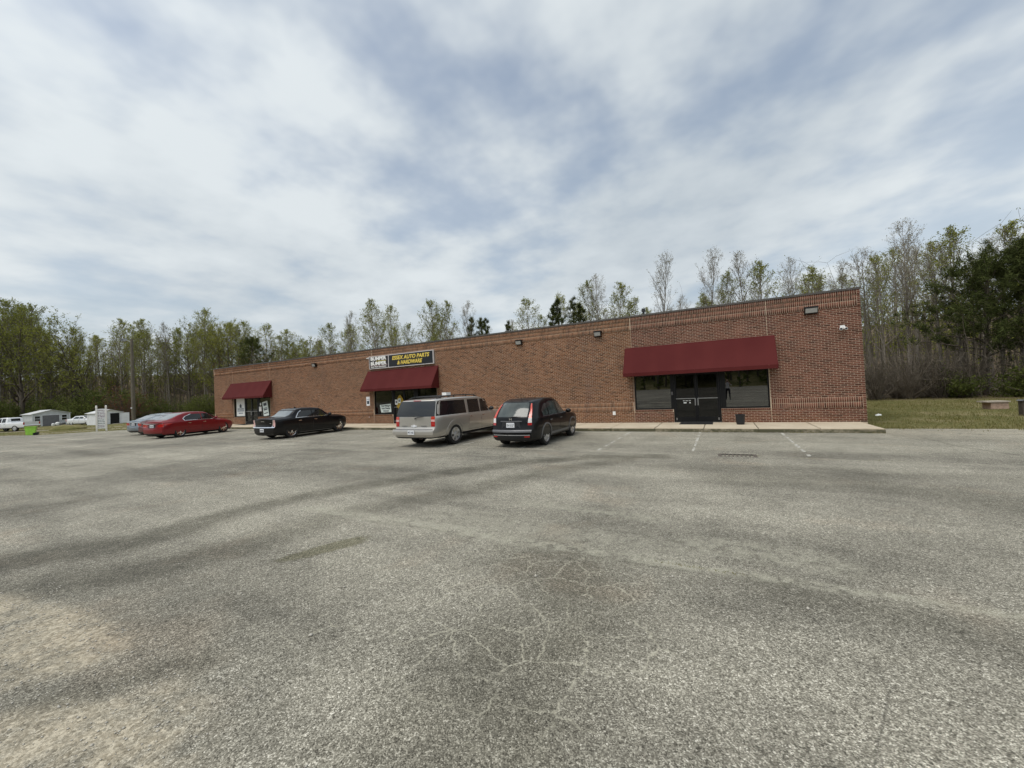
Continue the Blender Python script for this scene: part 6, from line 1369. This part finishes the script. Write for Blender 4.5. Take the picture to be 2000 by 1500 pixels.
s2 = shed('metal_shed', (-85.4, 5.0, zg(-86, 5)), RAD(97), 2.9, 2.6, 1.75, 2.15, 'shed_white', 'small white metal shed with its door standing open', (.05, 1.12, 1.62, 'underbody'), [])  # near-black panel stands in for the shade inside the open doorway
m = MB(); m.box(0, 1.0, -.03, .0, .06, 1.62); dl = m.build('door_leaf', 'shed_white', s2, loc=(1.20, -.04, 0)); dl.rotation_euler = (0, 0, RAD(-22))
m = MB(); m.box(.1, 1.1, -1.0, -.05, -.05, .05); m.build('ramp', 'slab_concrete', s2)
e_ = empty('yard_clutter', (-98.9, 2.9, zg(-98, 3)), 'white and grey odds and ends before the grey shed door', 'clutter')
for k, (x, y, r_) in enumerate(((0, 0, .28), (.3, .35, .22), (.1, -.5, .2), (-.2, .7, .25))): MB().lathe([(r_ * .8, 0), (r_, r_ * .5), (r_ * .9, r_ * 1.6), (r_ * .4, r_ * 2.0)], 10, c=(x, y, 0)).build('pot', 'white_plastic' if k % 2 == 0 else 'trim_grey', e_, smooth=40)

# white ladder-like sign on two posts
e_ = empty('yard_sign', (-54.6, -4.7, zg(-54.6, -4.7) - .02), 'tall narrow white wooden sign on two round-topped posts', 'sign', rz=RAD(62))
for sg in (-1, 1):
    m = MB(); m.box(sg * .31 - .055, sg * .31 + .055, -.055, .055, 0, 2.12); m.lathe([(.075, 2.12), (.085, 2.15), (.06, 2.18), (.075, 2.24), (.05, 2.31), (.005, 2.33)], 12, c=(sg * .31, 0, 0)); m.build('post', 'white_wood', e_)
bd = MB().box(-.254, .254, -.02, .02, .22, 2.02).build('board', 'paper', e_)
rq = random.Random(3)
for i, z in enumerate((1.88, 1.72, 1.58, 1.44, 1.32, 1.18, 1.0, .86, .70, .52, .38)):
    m = MB(); x = -.22
    while x < .2: wl = rq.uniform(.03, .10); m.box(x, min(x + wl, .23), -.0235, -.0205, z - .03, z + .03 * rq.uniform(.4, 1)); x += wl + rq.uniform(.015, .04)
    m.build('lettering', 'print_purple' if i < 6 or i > 8 else 'print_dark', bd)
# utility pole with area light
e_ = empty('utility_pole', (-53.3, -2.9, zg(-53, -3)), 'wooden utility pole with a small area light at its top', 'pole')
m = MB(); m.tube([(0, 0, -.3), (0, 0, 4), (.02, 0, 8.4)], [.155, .135, .105], 12); m.build('shaft', 'weathered_pole', e_, smooth=40)
m = MB(); m.tube([(0, 0, 8.0), (-.25, -.12, 8.25), (-.55, -.28, 8.32)], .03, 6); m.build('arm', 'aluminium', e_)
m = MB(); m.box(-.92, -.45, -.44, -.16, 8.24, 8.46); h_ = m.build('lamp_head', 'aluminium', e_); MB().box(-.88, -.49, -.452, -.441, 8.28, 8.42).build('lens', 'trim_black', h_)
m = MB(); m.box(-.14, .14, -.16, -.13, 1.9, 1.98); m.build('tag_plate', 'plate_white', e_)
for k, (x1, y1, z1, z0) in enumerate(((-130, -30, 7.0, 6.0), (-45.3, 3.0, 4.6, 6.0))):
    a = Vector((-53.3, -2.9, z0)); b_ = Vector((x1, y1, z1)); m = MB(); m.tube([a.lerp(b_, t) - Vector((0, 0, 1.2 * 4 * t * (1 - t) * (1 if k == 0 else .25))) for t in np.linspace(0, 1, 17)], .010, 4)
    tag(m.build('overhead_wire', 'wire'), 'overhead wire running left from the utility pole' if k == 0 else 'short overhead wire from the utility pole to the building', 'wire')
# lime green bin
e_ = empty('waste_bin', (-57.1, -8.35, zg(-57, -8.3)), 'lime green waste bin with a dark foot at the left edge of the lot', 'bin', rz=RAD(70))
e_.scale = (.75, .75, .9)
m = MB(); m.prism([(-.34, .06), (.30, .0), (.42, .76), (-.42, .80)], -.34, .34, 'y'); m.build('tub', 'bin_green', e_)
m = MB(); m.box(-.46, .46, -.38, .38, .79, .84); m.build('rim', 'bin_green', e_)
m = MB(); m.box(.10, .56, -.30, .36, .0, .26); m.build('foot', 'black_plastic', e_)
for sg in (-1, 1): MB().lathe([(.12, -.03), (.12, .03)], 14, 'y', (.30, sg * .40, .12)).build('wheel', 'rubber', e_)
m = MB(); bm = bmesh.new(); bmesh.ops.create_icosphere(bm, subdivisions=3, radius=1)
for v in bm.verts: v.co = Vector((v.co.x * 2.4, v.co.y * 1.5, max(-.1, v.co.z * .55 * (1 + .3 * mnoise.noise(v.co * 2)))))
me = bpy.data.meshes.new('soil_mound'); bm.to_mesh(me); bm.free(); me.materials.append(MATS['grass_ground']); tag(link('soil_mound', me, None, (-74.9, -1.8, zg(-75, -2))), 'low grassy soil mound between the gravel lanes', 'mound')
# right side: rubble block, old post, litter
e_ = empty('well_block', (6.45, 7.6, zg(6.5, 7.5)), 'low pinkish block with a grey slab on top in the right grass', 'block', rz=RAD(12))
m = MB()
for k in range(2):
    for i in range(3): m.box(-.60 + i * .41, -.60 + i * .41 + .395, -.45, .45, .0 + k * .2, .19 + k * .2)
e_.scale = (.52, .52, .8); m.build('brickwork', 'block_pink', e_); m = MB(); m.box(-.92, .70, -.55, .55, .392, .46); m.build('slab', 'slab_concrete', e_)
e_ = empty('wooden_post', (5.72, 3.95, zg(5.7, 4)), 'short dark wooden post box at the right edge of the grass', 'post')
m = MB(); m.box(-.13, .13, -.13, .13, -.1, .56); m.build('box', 'old_wood', e_); m = MB(); m.prism([(-.17, .561), (.17, .561), (.12, .61), (-.12, .61)], -.17, .17, 'y'); m.build('cap', 'trim_grey', e_)
m = MB(); m.add([(0, 0, 0), (.22, .03, .01), (.25, .17, .05), (.02, .15, .03), (.12, .08, .09)], [(0, 1, 4), (1, 2, 4), (2, 3, 4), (3, 0, 4)]); tag(m.build('litter', 'paper', loc=(1.35, 4.3, zg(1.3, 4.3))), 'crumpled white scrap of paper lying in the grass', 'litter')
m = MB(); m.add([(0, 0, 0), (.5, .05, .01), (.55, .3, .04), (.05, .25, .03), (.25, .15, .10)], [(0, 1, 4), (1, 2, 4), (2, 3, 4), (3, 0, 4)]); tag(m.build('litter', 'paper', loc=(-70.6, -8.6, zg(-70, -8.6) + .03)), 'white scrap lying on the pavement at the far left', 'litter')

# ------------------------------------------------------------------ the photographer, seen mirrored in the right window
def skin_body(name, verts, edges, mats, parent, levels=2):
    me = bpy.data.meshes.new(name); me.from_pydata([v[:3] for v in verts], edges, []); o = link(name, me)
    o.modifiers.new('skin', 'SKIN'); sk = me.skin_vertices[0].data if me.skin_vertices else None
    if sk is None:
        bpy.context.view_layer.objects.active = o; o.select_set(True); bpy.ops.mesh.customdata_skin_add(); sk = me.skin_vertices[0].data
    for i, v in enumerate(verts): sk[i].radius = (v[3], v[4] if len(v) > 4 else v[3]); sk[i].use_root = (i == 0)
    sd = o.modifiers.new('sub', 'SUBSURF'); sd.levels = levels; sd.render_levels = levels
    bpy.context.view_layer.update(); nm = bpy.data.meshes.new_from_object(o.evaluated_get(bpy.context.evaluated_depsgraph_get())); bpy.data.objects.remove(o)
    nm.name = name
    for m_ in mats: nm.materials.append(MATS[m_])
    nm.polygons.foreach_set('use_smooth', [True] * len(nm.polygons)); o = link(name, nm, parent); return o
pz = zg(-4.7, -19.3)
ph = empty('person', (-4.20, -19.33, pz), 'person in light shirt and dark trousers raising a phone, mirrored in the window', 'person')
T = [(0, 0, .96, .15, .11), (0, 0, 1.12, .135, .10), (0, .01, 1.30, .165, .11), (0, 0, 1.44, .12, .08), (0, .01, 1.52, .055), (0, .02, 1.60, .075, .085), (0, .03, 1.69, .088, .10), (0, .02, 1.77, .055, .07)]
E_ = [(i, i + 1) for i in range(7)]
for sg in (-1, 1):
    b = len(T); T += [(sg * .17, 0, 1.41, .062), (sg * .30, .06, 1.24, .05), (sg * .18, .20, 1.42, .04), (sg * .085, .245, 1.52, .032), (sg * .06, .25, 1.57, .026)]; E_ += [(3, b), (b, b + 1), (b + 1, b + 2), (b + 2, b + 3), (b + 3, b + 4)]
    b = len(T); T += [(sg * .10, 0, .90, .10), (sg * .13, .02, .50, .068), (sg * .15, -.01, .12, .045), (sg * .16, .0, .05, .042), (sg * .17, .13, .035, .036)]; E_ += [(0, b), (b, b + 1), (b + 1, b + 2), (b + 2, b + 3), (b + 3, b + 4)]
body = skin_body('body', T, E_, ['shirt', 'trousers', 'skin', 'shoe', 'hair'], ph)
for p in body.data.polygons:
    c = p.center; r = 0
    if c.z < .10: r = 3
    elif c.z < .98: r = 1
    elif c.z > 1.50 and abs(c.x) < .12 and c.y < .20: r = 2
    elif c.y > .17: r = 2
    if c.z > 1.66 and (c.y < .06 or c.z > 1.78) and abs(c.x) < .14 and r == 2: r = 4
    p.material_index = r
for sg in (-1, 1):
    for k in range(4):
        z = 1.575 - k * .018; m = MB(); m.tube([(sg * .062, .25, z), (sg * .075, .285, z + .002), (sg * .055, .297, z + .002)], [.009, .0085, .007], 6); m.build('finger', 'skin', ph, smooth=60)
    m = MB(); m.tube([(sg * .06, .25, 1.55), (sg * .035, .262, 1.585)], [.011, .008], 6); m.build('thumb', 'skin', ph, smooth=60)
MB().box(-.072, .072, .270, .278, 1.505, 1.578).build('phone', 'trim_black', None)
o = bpy.data.objects['phone']; o.location = (-4.20, -19.33, pz); tag(o, 'dark phone held up by the mirrored person', 'phone')
for sg in (-1, 1):
    bm = bmesh.new(); bmesh.ops.create_icosphere(bm, subdivisions=2, radius=.011); me = bpy.data.meshes.new('eye'); bm.to_mesh(me); bm.free(); me.materials.append(MATS['plate_white']); link('eye', me, body, (sg * .032, .128, 1.695))
m = MB(); m.add([(-.014, .125, 1.655), (.014, .125, 1.655), (0, .15, 1.66), (0, .128, 1.705)], [(0, 1, 2), (1, 3, 2), (3, 0, 2), (0, 3, 1)]); m.build('nose', 'skin', body)

# ------------------------------------------------------------------ look-alikes are told apart by their place from left to right
same = {}
for o in COL.objects:
    if o.parent is None and o.get('label'): same.setdefault(o['label'], []).append(o)
def across(o): d = Vector(o.location) - CAM; return d.dot(_r) / max(.1, d.dot(_f))
WORDS = ['first', 'second', 'third', 'fourth', 'fifth', 'sixth', 'seventh', 'eighth', 'ninth', 'tenth', 'eleventh', 'twelfth']
for lab, os_ in same.items():
    if len(os_) < 2 or len(os_) > 12: continue
    os_.sort(key=across)
    for k, o in enumerate(os_):
        w = {2: ('left', 'right'), 3: ('left', 'middle', 'right')}.get(len(os_))
        o['label'] = (w[k] + ' ' + lab) if w else (WORDS[k] + ' from left, ' + lab)
